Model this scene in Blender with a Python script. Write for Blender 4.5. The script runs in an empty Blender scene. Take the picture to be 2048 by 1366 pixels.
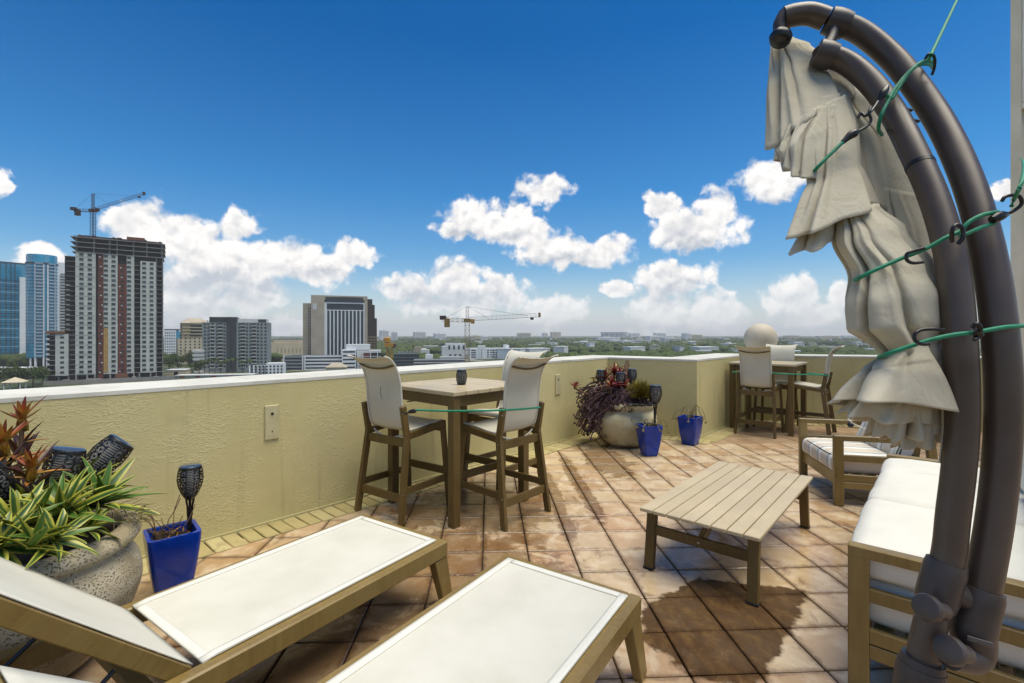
import bpy, bmesh, math, random
from math import sin, cos, pi, radians, atan2, hypot, sqrt
from mathutils import Vector, Matrix, Euler, noise as mnoise

random.seed(7)
SC = bpy.context.scene
COL = SC.collection

# ------------------------------------------------------------------ camera
F = 960.0; HC = 1.55; HY = 668.0; YAW = math.atan(46 / 960.0)
cd = bpy.data.cameras.new('camera'); cam = bpy.data.objects.new('camera', cd); COL.objects.link(cam)
cd.sensor_width = 36.0; cd.lens = 36.0 * F / 2048.0
cd.shift_y = -15.0 / 2048.0
cd.clip_start = 0.05; cd.clip_end = 60000
cam.location = (0, 0, HC); cam.rotation_euler = (pi / 2, 0, -YAW)
SC.camera = cam
SC.view_settings.view_transform = 'Standard'; SC.view_settings.look = 'None'
SC.view_settings.exposure = 0.55; SC.view_settings.gamma = 1.0
SC.view_settings.use_curve_mapping = False
SC.cycles.use_denoising = True
SC.cycles.max_bounces = 8; SC.cycles.diffuse_bounces = 4; SC.cycles.glossy_bounces = 4
SC.cycles.transmission_bounces = 4; SC.cycles.transparent_max_bounces = 8


def at(px, py, zc):
    """point seen at photograph position (px, py), zc metres in front of the viewer"""
    xc = (px - 1024) * zc / F
    return Vector((xc * cos(YAW) + zc * sin(YAW), -xc * sin(YAW) + zc * cos(YAW), HC - (py - HY) * zc / F))


def gr(px, py, z=0.0):
    return at(px, py, F * (HC - z) / (py - HY))


def proj(p):
    xc = p[0] * cos(YAW) - p[1] * sin(YAW); zc = p[0] * sin(YAW) + p[1] * cos(YAW)
    return 1024 + F * xc / zc, HY + F * (HC - p[2]) / zc, zc


# ------------------------------------------------------------------ sun and sky
SUN_DIR = Vector((0.34, -0.14, 1.30)).normalized()
sun_el = math.asin(SUN_DIR.z); sun_az = atan2(SUN_DIR.x, SUN_DIR.y)
sd = bpy.data.lights.new('sun', 'SUN'); so = bpy.data.objects.new('sun', sd); COL.objects.link(so)
sd.energy = 3.4; sd.angle = radians(50); sd.color = (1.0, 0.89, 0.70)
so.rotation_euler = SUN_DIR.to_track_quat('Z', 'Y').to_euler(); so.location = (0, 0, 40)

W = bpy.data.worlds.new('World'); SC.world = W; W.use_nodes = True
W.cycles.sampling_method = 'MANUAL'; W.cycles.sample_map_resolution = 512


class NT:
    """short-hand for building node trees"""
    def __init__(s, tree): s.t = tree; s.n = tree.nodes; s.l = tree.links
    def new(s, ty, **kw):
        n = s.n.new(ty)
        for k, v in kw.items(): setattr(n, k, v)
        return n
    def put(s, sock, v):
        if v is None: return
        if hasattr(v, 'is_linked') or hasattr(v, 'links'): s.l.new(v, sock)
        else: sock.default_value = v
    def math(s, op, a, b=None, c=None, clamp=False):
        n = s.new('ShaderNodeMath', operation=op, use_clamp=clamp)
        s.put(n.inputs[0], a); s.put(n.inputs[1], b); s.put(n.inputs[2], c); return n.outputs[0]
    def vec(s, op, a, b=None, c=None):
        n = s.new('ShaderNodeVectorMath', operation=op)
        s.put(n.inputs[0], a); s.put(n.inputs[1], b)
        if c is not None: s.put(n.inputs[2], c)
        return n.outputs[1] if op in ('LENGTH', 'DOT_PRODUCT', 'DISTANCE') else n.outputs[0]
    def noise(s, vec, scale, detail=4, rough=0.5, dist=0.0):
        n = s.new('ShaderNodeTexNoise'); s.put(n.inputs['Vector'], vec)
        n.inputs['Scale'].default_value = scale; n.inputs['Detail'].default_value = detail
        n.inputs['Roughness'].default_value = rough; n.inputs['Distortion'].default_value = dist
        return n.outputs[0]
    def voro(s, vec, scale, feature='F1', rnd=1.0):
        n = s.new('ShaderNodeTexVoronoi', feature=feature); s.put(n.inputs['Vector'], vec)
        n.inputs['Scale'].default_value = scale; n.inputs['Randomness'].default_value = rnd
        return n.outputs[0]
    def ramp(s, fac, stops, interp='LINEAR'):
        n = s.new('ShaderNodeValToRGB'); s.put(n.inputs[0], fac); cr = n.color_ramp; cr.interpolation = interp
        while len(cr.elements) < len(stops): cr.elements.new(0.5)
        for e, (p, c) in zip(cr.elements, stops):
            e.position = p; e.color = (c if len(c) == 4 else (*c, 1)) if isinstance(c, tuple) else (c, c, c, 1)
        return n.outputs[0]
    def mix(s, fac, a, b, mode='MIX'):
        n = s.new('ShaderNodeMix', data_type='RGBA', blend_type=mode)
        s.put(n.inputs[0], fac)
        for i, v in ((6, a), (7, b)):
            if isinstance(v, tuple) and len(v) == 3: v = (*v, 1)
            s.put(n.inputs[i], v)
        return n.outputs[2]
    def smooth(s, v, a, b):
        n = s.new('ShaderNodeMapRange', interpolation_type='SMOOTHSTEP')
        s.put(n.inputs[0], v); n.inputs[1].default_value = a; n.inputs[2].default_value = b
        return n.outputs[0]
    def bump(s, h, strength, dist, normal=None):
        n = s.new('ShaderNodeBump'); s.put(n.inputs['Height'], h)
        n.inputs['Strength'].default_value = strength; n.inputs['Distance'].default_value = dist
        if normal is not None: s.put(n.inputs['Normal'], normal)
        return n.outputs[0]


def azel(px, py):
    x = (px - 1024) / F; z = (HY - py) / F
    return YAW + math.atan(x), math.atan2(z, hypot(1, x))


# cumulus banks: centre and radii, measured as directions in the sky
CLOUDS = [(285, 455, 78, 58), (232, 432, 30, 26), (370, 480, 80, 52), (478, 452, 50, 42), (440, 530, 130, 70), (560, 520, 105, 42),
          (640, 535, 80, 34), (700, 508, 55, 28), (375, 590, 95, 75), (500, 585, 80, 40), (345, 640, 90, 40),
          (85, 512, 52, 26), (0, 350, 26, 38), (955, 432, 62, 42), (1085, 385, 48, 40), (1035, 432, 42, 42), (915, 465, 48, 16),
          (1050, 465, 70, 36), (1110, 498, 90, 38), (1190, 505, 70, 34), (1325, 412, 34, 30), (1435, 420, 48, 46),
          (1385, 462, 90, 44), (1540, 362, 66, 46), (830, 582, 78, 30), (915, 560, 70, 44), (1000, 585, 60, 34),
          (900, 612, 120, 26), (1350, 555, 84, 38), (1232, 580, 34, 18), (1320, 620, 62, 48), (1425, 630, 66, 40),
          (1580, 598, 62, 42), (1620, 632, 70, 26), (1690, 590, 40, 28), (2000, 372, 40, 14), (1110, 625, 70, 30), (580, 650, 60, 20), (1930, 620, 90, 40),
          (-160, 520, 120, 60), (-320, 470, 110, 80), (2230, 520, 120, 70), (2450, 470, 150, 90)]

w = NT(W.node_tree); w.n.clear()
tc = w.new('ShaderNodeTexCoord'); DIR = tc.outputs['Generated']
sep = w.new('ShaderNodeSeparateXYZ'); w.l.new(DIR, sep.inputs[0])
el = w.math('ARCSINE', sep.outputs[2]); az = w.math('ARCTAN2', sep.outputs[0], sep.outputs[1])
cx = w.new('ShaderNodeCombineXYZ'); w.l.new(az, cx.inputs[0]); w.l.new(el, cx.inputs[1]); P2 = cx.outputs[0]
sky = w.new('ShaderNodeTexSky', sky_type='NISHITA', sun_disc=False)
sky.sun_elevation = sun_el; sky.sun_rotation = sun_az; sky.altitude = 20
sky.air_density = 1.0; sky.dust_density = 1.0; sky.ozone_density = 2.5
# a deep tropical blue: the clear air overhead holds back the red
tint = w.ramp(el, [(0.0, (0.92, 0.98, 1.03)), (0.10, (0.58, 0.91, 1.10)), (0.28, (0.20, 0.74, 1.10)), (0.55, (0.015, 0.50, 0.95)), (1.0, (0.015, 0.48, 0.93))])
skyc = w.mix(1.0, sky.outputs[0], tint, 'MULTIPLY')
# billows: the same relief read twice, the second time shifted towards the light, gives lit tops and shaded hollows
def relief(v):
    big = w.noise(v, 19, 7, 0.58)
    return w.math('ADD', w.math('MULTIPLY', big, 1.45), w.math('MULTIPLY', w.voro(v, 38), -0.30))
wn = w.new('ShaderNodeTexNoise'); w.put(wn.inputs['Vector'], DIR); wn.inputs['Scale'].default_value = 20; wn.inputs['Detail'].default_value = 3
wsc = w.new('ShaderNodeVectorMath', operation='SCALE'); w.l.new(wn.outputs[1], wsc.inputs[0]); wsc.inputs[3].default_value = 0.03
DW = w.vec('ADD', DIR, wsc.outputs[0])
r1 = relief(DW); r2 = relief(w.vec('ADD', DW, (-0.005, 0.0, 0.012)))
w2 = w.new('ShaderNodeTexNoise'); w.put(w2.inputs['Vector'], DIR); w2.inputs['Scale'].default_value = 16; w2.inputs['Detail'].default_value = 4; w2.inputs['Roughness'].default_value = 0.6
P2w = w.vec('MULTIPLY_ADD', w2.outputs[1], (0.075, 0.06, 0), w.vec('SUBTRACT', P2, (0.0375, 0.03, 0)))
m = None
for (px, py, rx, ry) in CLOUDS:
    a0, e0 = azel(px, py); a1, _ = azel(px + rx, py); _, e1 = azel(px, py - ry)
    ka = 1 / max(1e-4, a1 - a0); ke = 1 / max(1e-4, e1 - e0)
    L = w.vec('LENGTH', w.vec('MULTIPLY_ADD', P2w, (ka, ke, 0), (-a0 * ka, -e0 * ke, 0)))
    m = L if m is None else w.math('MINIMUM', m, L)
field = w.math('SUBTRACT', 1.14, m)
# elsewhere round the horizon the same kind of clouds goes on
other = w.math('SUBTRACT', w.noise(w.vec('MULTIPLY', P2, (2.2, 6.0, 1.0)), 1.6, 2, 0.5), 0.47)
band = w.math('MULTIPLY', w.smooth(el, 0.0, 0.08), w.smooth(el, 0.50, 0.28))
away = w.smooth(w.math('ABSOLUTE', w.math('SUBTRACT', az, YAW)), 0.95, 1.35)
other = w.math('SUBTRACT', w.math('MULTIPLY', w.math('MULTIPLY', other, 5.0), w.math('MULTIPLY', band, away)), w.math('SUBTRACT', 1.0, w.math('MULTIPLY', band, away)))
field = w.math('MAXIMUM', w.math('MAXIMUM', field, -1.0), other)
dens = w.math('ADD', field, w.math('MULTIPLY', w.math('SUBTRACT', r1, 0.56), 1.2))
alpha = w.smooth(dens, 0.0, 0.46)
light = w.math('ADD', 0.90, w.math('MULTIPLY', w.math('SUBTRACT', r1, r2), 0.95))
# flat shaded bases of the larger banks
ms = None
for (px, py, rx, ry) in ((450, 575, 190, 48), (380, 625, 110, 45), (640, 550, 90, 18), (1120, 525, 140, 26), (960, 468, 90, 16), (1395, 492, 90, 26), (1545, 400, 60, 16), (910, 600, 150, 26), (1350, 585, 90, 26), (1590, 632, 80, 22)):
    a0, e0 = azel(px, py); a1, _ = azel(px + rx, py); _, e1 = azel(px, py - ry); ka = 1 / (a1 - a0); ke = 1 / (e1 - e0)
    L = w.vec('LENGTH', w.vec('MULTIPLY_ADD', P2w, (ka, ke, 0), (-a0 * ka, -e0 * ke, 0)))
    ms = L if ms is None else w.math('MINIMUM', ms, L)
light = w.math('SUBTRACT', light, w.math('MULTIPLY', w.smooth(w.math('ADD', ms, w.math('MULTIPLY', r1, 0.8)), 1.75, 0.65), 0.30))
grey = w.noise(DIR, 6.5, 4, 0.5)
light = w.math('SUBTRACT', light, w.math('MULTIPLY', w.smooth(grey, 0.46, 0.68), w.math('MULTIPLY', w.smooth(dens, 0.35, 1.1), 0.22)), clamp=False)
light = w.math('MINIMUM', w.math('MAXIMUM', light, 0.42), 1.0)
cloudc = w.ramp(light, [(0.0, (3.4, 3.7, 4.2)), (0.45, (4.6, 4.9, 5.4)), (0.75, (7.0, 6.95, 7.0)), (1.0, (9.0, 8.7, 8.4))])
# low clouds fade into the bright air near the horizon
hz = w.smooth(el, 0.13, 0.0)
hazec = (7.3, 7.4, 7.5, 1)
cloudc = w.mix(w.math('MULTIPLY', hz, 0.45), cloudc, hazec)
skyc = w.mix(w.math('MULTIPLY', w.smooth(el, 0.16, -0.02), 0.62), skyc, hazec)
alpha = w.math('MULTIPLY', alpha, w.math('SUBTRACT', 1.0, w.math('MULTIPLY', hz, 0.30)))
allc = w.mix(alpha, skyc, cloudc)
bg = w.new('ShaderNodeBackground'); w.l.new(allc, bg.inputs[0]); bg.inputs[1].default_value = 0.085
wo = w.new('ShaderNodeOutputWorld'); w.l.new(bg.outputs[0], wo.inputs[0])

# ------------------------------------------------------------------ materials
MATS = {}


def mat(name, color=(0.5, 0.5, 0.5), rough=0.6, metal=0.0, spec=0.5, coat=0.0, fn=None):
    m = bpy.data.materials.new(name); m.use_nodes = True; t = NT(m.node_tree)
    b = m.node_tree.nodes['Principled BSDF']
    b.inputs['Base Color'].default_value = (*color, 1); b.inputs['Roughness'].default_value = rough
    b.inputs['Metallic'].default_value = metal; b.inputs['Specular IOR Level'].default_value = spec
    b.inputs['Coat Weight'].default_value = coat
    if fn: fn(t, b)
    MATS[name] = m
    return m


def objco(t): return t.new('ShaderNodeTexCoord').outputs['Object']
def wpos(t): return t.new('ShaderNodeNewGeometry').outputs['Position']
def orand(t): return t.new('ShaderNodeObjectInfo').outputs['Random']


def mottled(c0, c1, scale, bump=0.0, bscale=None, bdist=0.01, world=False, detail=5, rr=None):
    def fn(t, b):
        co = wpos(t) if world else objco(t)
        n = t.noise(co, scale, detail, 0.6)
        t.l.new(t.ramp(n, [(0.3, c0), (0.7, c1)]), b.inputs['Base Color'])
        if rr: t.l.new(t.ramp(n, [(0.3, rr[0]), (0.7, rr[1])]), b.inputs['Roughness'])
        if bump: t.l.new(t.bump(t.noise(co, bscale or scale * 4, 5, 0.6), bump, bdist), b.inputs['Normal'])
    return fn


def f_stucco(t, b):
    p = wpos(t)
    n = t.noise(p, 1.3, 5, 0.6)
    c = t.ramp(n, [(0.25, (0.465, 0.405, 0.185)), (0.5, (0.55, 0.485, 0.24)), (0.78, (0.61, 0.55, 0.29))])
    drip = t.noise(t.vec('MULTIPLY', p, (9, 9, 0.5)), 1.0, 4, 0.6)
    c = t.mix(t.math('MULTIPLY', t.smooth(drip, 0.56, 0.78), 0.42), c, (0.30, 0.26, 0.13))
    c = t.mix(t.math('MULTIPLY', t.smooth(t.noise(p, 6, 6, 0.7), 0.58, 0.75), 0.25), c, (0.33, 0.29, 0.15))
    t.l.new(c, b.inputs['Base Color'])
    # skip-trowel relief: smeared ridges with smooth patches between them
    a = t.noise(t.vec('MULTIPLY', p, (1.0, 1.0, 1.9)), 30, 2, 0.5, 1.2)
    ridge = t.smooth(a, 0.42, 0.70)
    where = t.smooth(t.noise(p, 2.6, 3, 0.6), 0.40, 0.62)
    fine = t.noise(p, 130, 3, 0.6)
    h = t.math('ADD', t.math('MULTIPLY', t.math('MULTIPLY', ridge, where), 1.0), t.math('MULTIPLY', fine, 0.10))
    h = t.math('ADD', h, t.math('MULTIPLY', t.noise(p, 5, 2), 0.5))
    t.l.new(t.bump(h, 0.36, 0.008), b.inputs['Normal'])


def f_coping(t, b):
    p = wpos(t)
    t.l.new(t.ramp(t.noise(p, 2.2, 6, 0.65), [(0.28, (0.48, 0.475, 0.41)), (0.55, (0.63, 0.625, 0.56)), (0.8, (0.67, 0.665, 0.60))]), b.inputs['Base Color'])
    st = t.smooth(t.noise(t.vec('MULTIPLY', p, (1, 1, 1)), 11, 7, 0.72, 0.5), 0.52, 0.74)
    cc = b.inputs['Base Color'].links[0].from_socket
    t.l.new(t.mix(t.math('MULTIPLY', st, 0.32), cc, (0.33, 0.31, 0.25)), b.inputs['Base Color'])
    t.l.new(t.bump(t.noise(p, 40, 4), 0.3, 0.004), b.inputs['Normal'])


DARK_PATCH = [gr(1240 + x / 2.81, 880 + y / 2.81) for x, y in ((120, 950), (430, 770), (1085, 850), (800, 1400), (420, 1330), (120, 1125))]


def f_tile(t, b):
    p = wpos(t); rnd = orand(t); g = t.new('ShaderNodeTexCoord').outputs['Object']
    c = t.ramp(rnd, [(0.0, (0.39, 0.24, 0.12)), (0.25, (0.47, 0.325, 0.175)), (0.5, (0.51, 0.38, 0.22)), (0.75, (0.54, 0.42, 0.26)), (1.0, (0.46, 0.295, 0.16))])
    n = t.noise(p, 5.5, 6, 0.62, 0.5)
    c = t.mix(t.smooth(n, 0.42, 0.70), c, (0.62, 0.505, 0.35))                       # pale bloom on the clay
    n2 = t.noise(t.vec('MULTIPLY', p, (1.7, 0.75, 1.0)), 2.4, 7, 0.7, 0.5)
    c = t.mix(t.math('MULTIPLY', t.smooth(n2, 0.53, 0.68), 0.72), c, (0.20, 0.105, 0.042))   # rusty stains
    # grime gathers along the joints
    ab = t.vec('ABSOLUTE', g); sx = t.new('ShaderNodeSeparateXYZ'); t.l.new(ab, sx.inputs[0])
    e = t.math('MAXIMUM', sx.outputs[0], sx.outputs[1])
    e = t.math('ADD', e, t.math('MULTIPLY', t.math('SUBTRACT', t.noise(p, 15, 6, 0.7), 0.5), 0.11))
    c = t.mix(t.math('MULTIPLY', t.smooth(e, 0.122, 0.156), 0.55), c, (0.15, 0.08, 0.04))
    c = t.mix(t.math('MULTIPLY', t.smooth(t.noise(p, 90, 3, 0.6), 0.5, 0.8), 0.18), c, (0.12, 0.08, 0.05))
    # a dark brown patch in the tile colour under the coffee table, with its brushed edge
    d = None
    cen = sum(DARK_PATCH, Vector()) / len(DARK_PATCH)
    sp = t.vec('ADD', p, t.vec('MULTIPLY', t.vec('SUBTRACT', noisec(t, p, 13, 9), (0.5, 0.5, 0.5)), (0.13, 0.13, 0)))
    for i in range(len(DARK_PATCH)):
        a = DARK_PATCH[i]; q = DARK_PATCH[(i + 1) % len(DARK_PATCH)]; nn = Vector((-(q - a).y, (q - a).x, 0)).normalized()
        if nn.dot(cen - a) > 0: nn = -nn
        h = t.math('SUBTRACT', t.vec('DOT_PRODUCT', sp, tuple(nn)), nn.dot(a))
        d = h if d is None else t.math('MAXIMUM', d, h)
    dark_patch = t.smooth(d, 0.012, -0.022)
    mottle = t.noise(t.vec('MULTIPLY', p, (1.6, 1.0, 1)), 8, 9, 0.78, 0.5)
    patch_col = t.ramp(mottle, [(0.3, (0.022, 0.008, 0.002)), (0.5, (0.056, 0.025, 0.006)), (0.72, (0.135, 0.075, 0.02))])
    c = t.mix(t.math('MULTIPLY', dark_patch, 0.93), c, patch_col)
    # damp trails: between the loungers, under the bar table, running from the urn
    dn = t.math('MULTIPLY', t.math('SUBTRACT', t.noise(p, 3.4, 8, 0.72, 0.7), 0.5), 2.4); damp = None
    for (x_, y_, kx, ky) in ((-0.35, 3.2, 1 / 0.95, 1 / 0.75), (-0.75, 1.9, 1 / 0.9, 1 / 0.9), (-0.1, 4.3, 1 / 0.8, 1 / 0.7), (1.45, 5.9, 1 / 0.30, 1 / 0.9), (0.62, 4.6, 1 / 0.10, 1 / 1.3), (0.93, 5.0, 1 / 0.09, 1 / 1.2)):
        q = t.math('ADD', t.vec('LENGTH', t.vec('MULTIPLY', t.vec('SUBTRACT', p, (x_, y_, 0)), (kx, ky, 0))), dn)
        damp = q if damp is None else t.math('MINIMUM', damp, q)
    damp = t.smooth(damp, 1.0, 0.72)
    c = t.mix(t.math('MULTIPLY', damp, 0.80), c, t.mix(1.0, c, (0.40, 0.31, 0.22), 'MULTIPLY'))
    # water left standing: a sheen over the near right part of the floor
    film = t.smooth(t.noise(p, 1.5, 4, 0.6, 0.4), 0.40, 0.60)
    near = t.smooth(t.vec('DOT_PRODUCT', p, (-0.2, 1.0, 0)), 4.6, 2.4)
    film = t.math('MULTIPLY', t.math('MULTIPLY', film, near), t.math('SUBTRACT', 1.0, dark_patch))
    c = t.mix(t.math('MULTIPLY', film, 0.25), c, t.mix(1.0, c, (0.55, 0.5, 0.45), 'MULTIPLY'))
    t.l.new(c, b.inputs['Base Color'])
    r = t.math('SUBTRACT', t.math('ADD', 0.24, t.math('MULTIPLY', n, 0.26)), t.math('MULTIPLY', film, 0.27))
    r = t.math('ADD', r, t.math('MULTIPLY', dark_patch, 0.30))
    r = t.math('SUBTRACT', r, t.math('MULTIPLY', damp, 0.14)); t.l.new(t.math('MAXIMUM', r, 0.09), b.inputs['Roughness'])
    t.l.new(t.math('SUBTRACT', 0.5, t.math('MULTIPLY', dark_patch, 0.36)), b.inputs['Specular IOR Level'])
    h = t.math('ADD', t.math('MULTIPLY', t.noise(p, 14, 3), 0.7), t.math('MULTIPLY', t.noise(p, 70, 4), 0.25))
    t.l.new(t.bump(h, 0.5, 0.006), b.inputs['Normal'])


def noisec(t, v, scale, detail):
    n = t.new('ShaderNodeTexNoise'); t.put(n.inputs['Vector'], v); n.inputs['Scale'].default_value = scale; n.inputs['Detail'].default_value = detail
    return n.outputs[1]


def f_border(t, b):
    p = wpos(t); r = orand(t)
    c = t.ramp(r, [(0.0, (0.36, 0.30, 0.13)), (1.0, (0.46, 0.40, 0.20))])
    c = t.mix(t.math('MULTIPLY', t.smooth(t.noise(p, 9, 6, 0.65), 0.50, 0.72), 0.55), c, (0.21, 0.15, 0.07))
    t.l.new(c, b.inputs['Base Color'])
    t.l.new(t.bump(t.noise(p, 35, 4), 0.4, 0.006), b.inputs['Normal'])


def wood(c0, c1, rough):
    def fn(t, b):
        g = objco(t); r = orand(t)
        gr_ = t.noise(t.vec('MULTIPLY', g, (40, 40, 5)), 1.0, 5, 0.6)
        bl = t.noise(wpos(t), 3.0, 4, 0.6)
        f = t.math('ADD', t.math('MULTIPLY', gr_, 0.5), t.math('ADD', t.math('MULTIPLY', bl, 0.5), t.math('MULTIPLY', t.math('SUBTRACT', r, 0.5), 0.22)))
        t.l.new(t.ramp(f, [(0.3, c0), (0.7, c1)]), b.inputs['Base Color'])
        t.l.new(t.ramp(bl, [(0.35, rough - 0.1), (0.65, rough + 0.14)]), b.inputs['Roughness'])
        t.l.new(t.bump(gr_, 0.18, 0.002), b.inputs['Normal'])
    return fn


def f_sling(t, b):
    g = objco(t)
    wv = t.math('ADD', t.math('SINE', t.math('MULTIPLY', t.vec('DOT_PRODUCT', g, (1, 0, 0)), 2600)), t.math('SINE', t.math('MULTIPLY', t.vec('DOT_PRODUCT', g, (0, 1, 0.3)), 2600)))
    n = t.noise(wpos(t), 2.6, 5, 0.6)
    t.l.new(t.ramp(n, [(0.3, (0.56, 0.545, 0.455)), (0.55, (0.63, 0.615, 0.53)), (0.8, (0.66, 0.65, 0.57))]), b.inputs['Base Color'])
    t.l.new(t.bump(wv, 0.05, 0.001), b.inputs['Normal'])


def f_cloth(t, b):
    p = wpos(t)
    n = t.noise(p, 3.2, 6, 0.62)
    c = t.ramp(n, [(0.3, (0.56, 0.505, 0.375)), (0.55, (0.66, 0.615, 0.485)), (0.8, (0.71, 0.675, 0.555))])
    c = t.mix(t.math('MULTIPLY', t.smooth(t.noise(p, 6.5, 5, 0.65), 0.56, 0.76), 0.45), c, (0.26, 0.205, 0.10))
    t.l.new(c, b.inputs['Base Color'])
    t.l.new(t.bump(t.math('ADD', t.noise(p, 420, 2), t.math('MULTIPLY', t.noise(p, 28, 4), 1.2)), 0.3, 0.003, t.bump(t.math('ABSOLUTE', t.math('SUBTRACT', t.noise(t.vec('MULTIPLY', p, (1, 1, 0.6)), 17, 4, 0.55, 0.8), 0.5)), 0.38, 0.016)), b.inputs['Normal'])
    tl = t.new('ShaderNodeBsdfTranslucent'); t.l.new(c, tl.inputs[0]); mx = t.new('ShaderNodeMixShader'); mx.inputs[0].default_value = 0.28
    t.l.new(b.outputs[0], mx.inputs[1]); t.l.new(tl.outputs[0], mx.inputs[2])
    t.l.new(mx.outputs[0], t.n['Material Output'].inputs[0])


def f_cushion(t, b):
    p = wpos(t)
    t.l.new(t.ramp(t.noise(p, 2.0, 5, 0.6), [(0.3, (0.61, 0.60, 0.53)), (0.7, (0.70, 0.69, 0.62))]), b.inputs['Base Color'])
    wr = t.noise(t.vec('MULTIPLY', p, (5, 5, 16)), 1.0, 4, 0.55, 1.1)
    t.l.new(t.bump(t.math('ADD', t.math('MULTIPLY', wr, 1.0), t.math('MULTIPLY', t.noise(p, 500, 2), 0.05)), 0.35, 0.010), b.inputs['Normal'])


def f_stripe(t, b):
    g = objco(t); sx = t.new('ShaderNodeSeparateXYZ'); t.l.new(g, sx.inputs[0])
    fr = t.math('FRACT', t.math('ADD', t.math('MULTIPLY', sx.outputs[0], 4.4), 0.52))
    W_ = (0.76, 0.755, 0.71); G_ = (0.10, 0.12, 0.085); B_ = (0.60, 0.53, 0.43); L_ = (0.42, 0.43, 0.38)
    c = t.ramp(fr, [(0.0, W_), (0.10, L_), (0.13, W_), (0.20, G_), (0.245, W_), (0.27, G_), (0.315, W_), (0.38, L_), (0.41, B_), (0.92, W_)], 'CONSTANT')
    t.l.new(c, b.inputs['Base Color'])
    t.l.new(t.bump(t.noise(wpos(t), 24, 4), 0.3, 0.006), b.inputs['Normal'])


def f_urn(t, b):
    p = wpos(t)
    pit = t.voro(t.vec('ADD', p, t.vec('MULTIPLY', noisec(t, p, 30, 2), (0.012, 0.012, 0.012))), 95)
    hole = t.math('MULTIPLY', t.smooth(pit, 0.42, 0.18), t.smooth(t.noise(p, 9, 4, 0.6), 0.36, 0.56))
    c = t.ramp(t.noise(p, 4.5, 6, 0.65), [(0.25, (0.24, 0.18, 0.095)), (0.45, (0.43, 0.365, 0.24)), (0.62, (0.56, 0.50, 0.37)), (0.85, (0.63, 0.58, 0.46))])
    c = t.mix(t.math('MULTIPLY', hole, 0.75), c, (0.14, 0.095, 0.045))
    t.l.new(c, b.inputs['Base Color'])
    h = t.math('SUBTRACT', t.math('MULTIPLY', t.noise(p, 60, 5, 0.65), 0.5), hole)
    t.l.new(t.bump(h, 0.8, 0.010), b.inputs['Normal'])


def f_urn_smooth(t, b):
    p = wpos(t)
    c = t.ramp(t.noise(p, 3.6, 6, 0.6), [(0.25, (0.34, 0.28, 0.15)), (0.5, (0.50, 0.455, 0.29)), (0.8, (0.58, 0.54, 0.38))])
    sx = t.new('ShaderNodeSeparateXYZ'); t.l.new(objco(t), sx.inputs[0])
    low = t.math('ADD', sx.outputs[2], t.math('MULTIPLY', t.math('SUBTRACT', t.noise(p, 5, 5, 0.65), 0.5), 0.7))
    c = t.mix(t.math('MULTIPLY', t.smooth(low, 0.16, 0.04), 0.8), c, (0.12, 0.065, 0.03))
    t.l.new(c, b.inputs['Base Color'])
    t.l.new(t.bump(t.noise(p, 40, 5, 0.6), 0.4, 0.005), b.inputs['Normal'])


def leafmat(stops, rough=0.42):
    def fn(t, b):
        uv = t.new('ShaderNodeUVMap'); sx = t.new('ShaderNodeSeparateXYZ'); t.l.new(uv.outputs[0], sx.inputs[0])
        e = t.math('MULTIPLY', t.math('ABSOLUTE', t.math('SUBTRACT', sx.outputs[0], 0.5)), 2.0)
        e = t.math('ADD', e, t.math('MULTIPLY', t.math('SUBTRACT', t.noise(wpos(t), 30, 3), 0.5), 0.25))
        c = t.ramp(e, stops)
        c = t.mix(t.math('MULTIPLY', t.math('SUBTRACT', orand(t), 0.2), 0.45), c, t.mix(1.0, c, (0.55, 0.6, 0.4), 'MULTIPLY'))
        t.l.new(c, b.inputs['Base Color'])
    return fn


def leaftip(c0, c1, c2, rough=0.45):
    def fn(t, b):
        uv = t.new('ShaderNodeUVMap'); sx = t.new('ShaderNodeSeparateXYZ'); t.l.new(uv.outputs[0], sx.inputs[0])
        e = t.math('ADD', sx.outputs[1], t.math('MULTIPLY', t.math('SUBTRACT', t.noise(wpos(t), 22, 3), 0.5), 0.4))
        t.l.new(t.ramp(e, [(0.05, c0), (0.5, c1), (0.95, c2)]), b.inputs['Base Color'])
    return fn


mat('stucco', rough=0.85, fn=f_stucco, spec=0.25)
mat('coping', rough=0.75, fn=f_coping, spec=0.3)
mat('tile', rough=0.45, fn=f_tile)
mat('border', rough=0.7, fn=f_border, spec=0.3)
mat('grout', rough=0.85, fn=mottled((0.035, 0.020, 0.012), (0.10, 0.07, 0.045), 6, world=True), spec=0.3)
mat('wood', rough=0.42, fn=wood((0.080, 0.048, 0.011), (0.145, 0.094, 0.026), 0.38))
mat('wood_top_glare', rough=0.40, fn=wood((0.43, 0.345, 0.205), (0.54, 0.45, 0.29), 0.38))  # sky glare on the table tops is put into this paler base colour
mat('wood_rail', rough=0.38, fn=wood((0.165, 0.108, 0.030), (0.255, 0.178, 0.058), 0.34))
mat('sling', rough=0.6, fn=f_sling, spec=0.35)
mat('sling_chair', rough=0.6, fn=mottled((0.53, 0.505, 0.40), (0.61, 0.59, 0.49), 3, world=True), spec=0.3)
mat('piping', rough=0.6, fn=mottled((0.56, 0.54, 0.45), (0.62, 0.60, 0.52), 9), spec=0.3)
mat('hem', rough=0.6, fn=mottled((0.66, 0.65, 0.57), (0.71, 0.70, 0.63), 9), spec=0.35)
mat('cloth', rough=0.85, fn=f_cloth, spec=0.2)
mat('cushion', rough=0.85, fn=f_cushion, spec=0.2)
mat('stripe', rough=0.85, fn=f_stripe, spec=0.2)
mat('bronze', rough=0.36, metal=0.0, spec=0.55, fn=mottled((0.060, 0.042, 0.031), (0.086, 0.064, 0.050), 5, 0.06, 300, 0.001, rr=(0.32, 0.48), detail=8))
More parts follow.
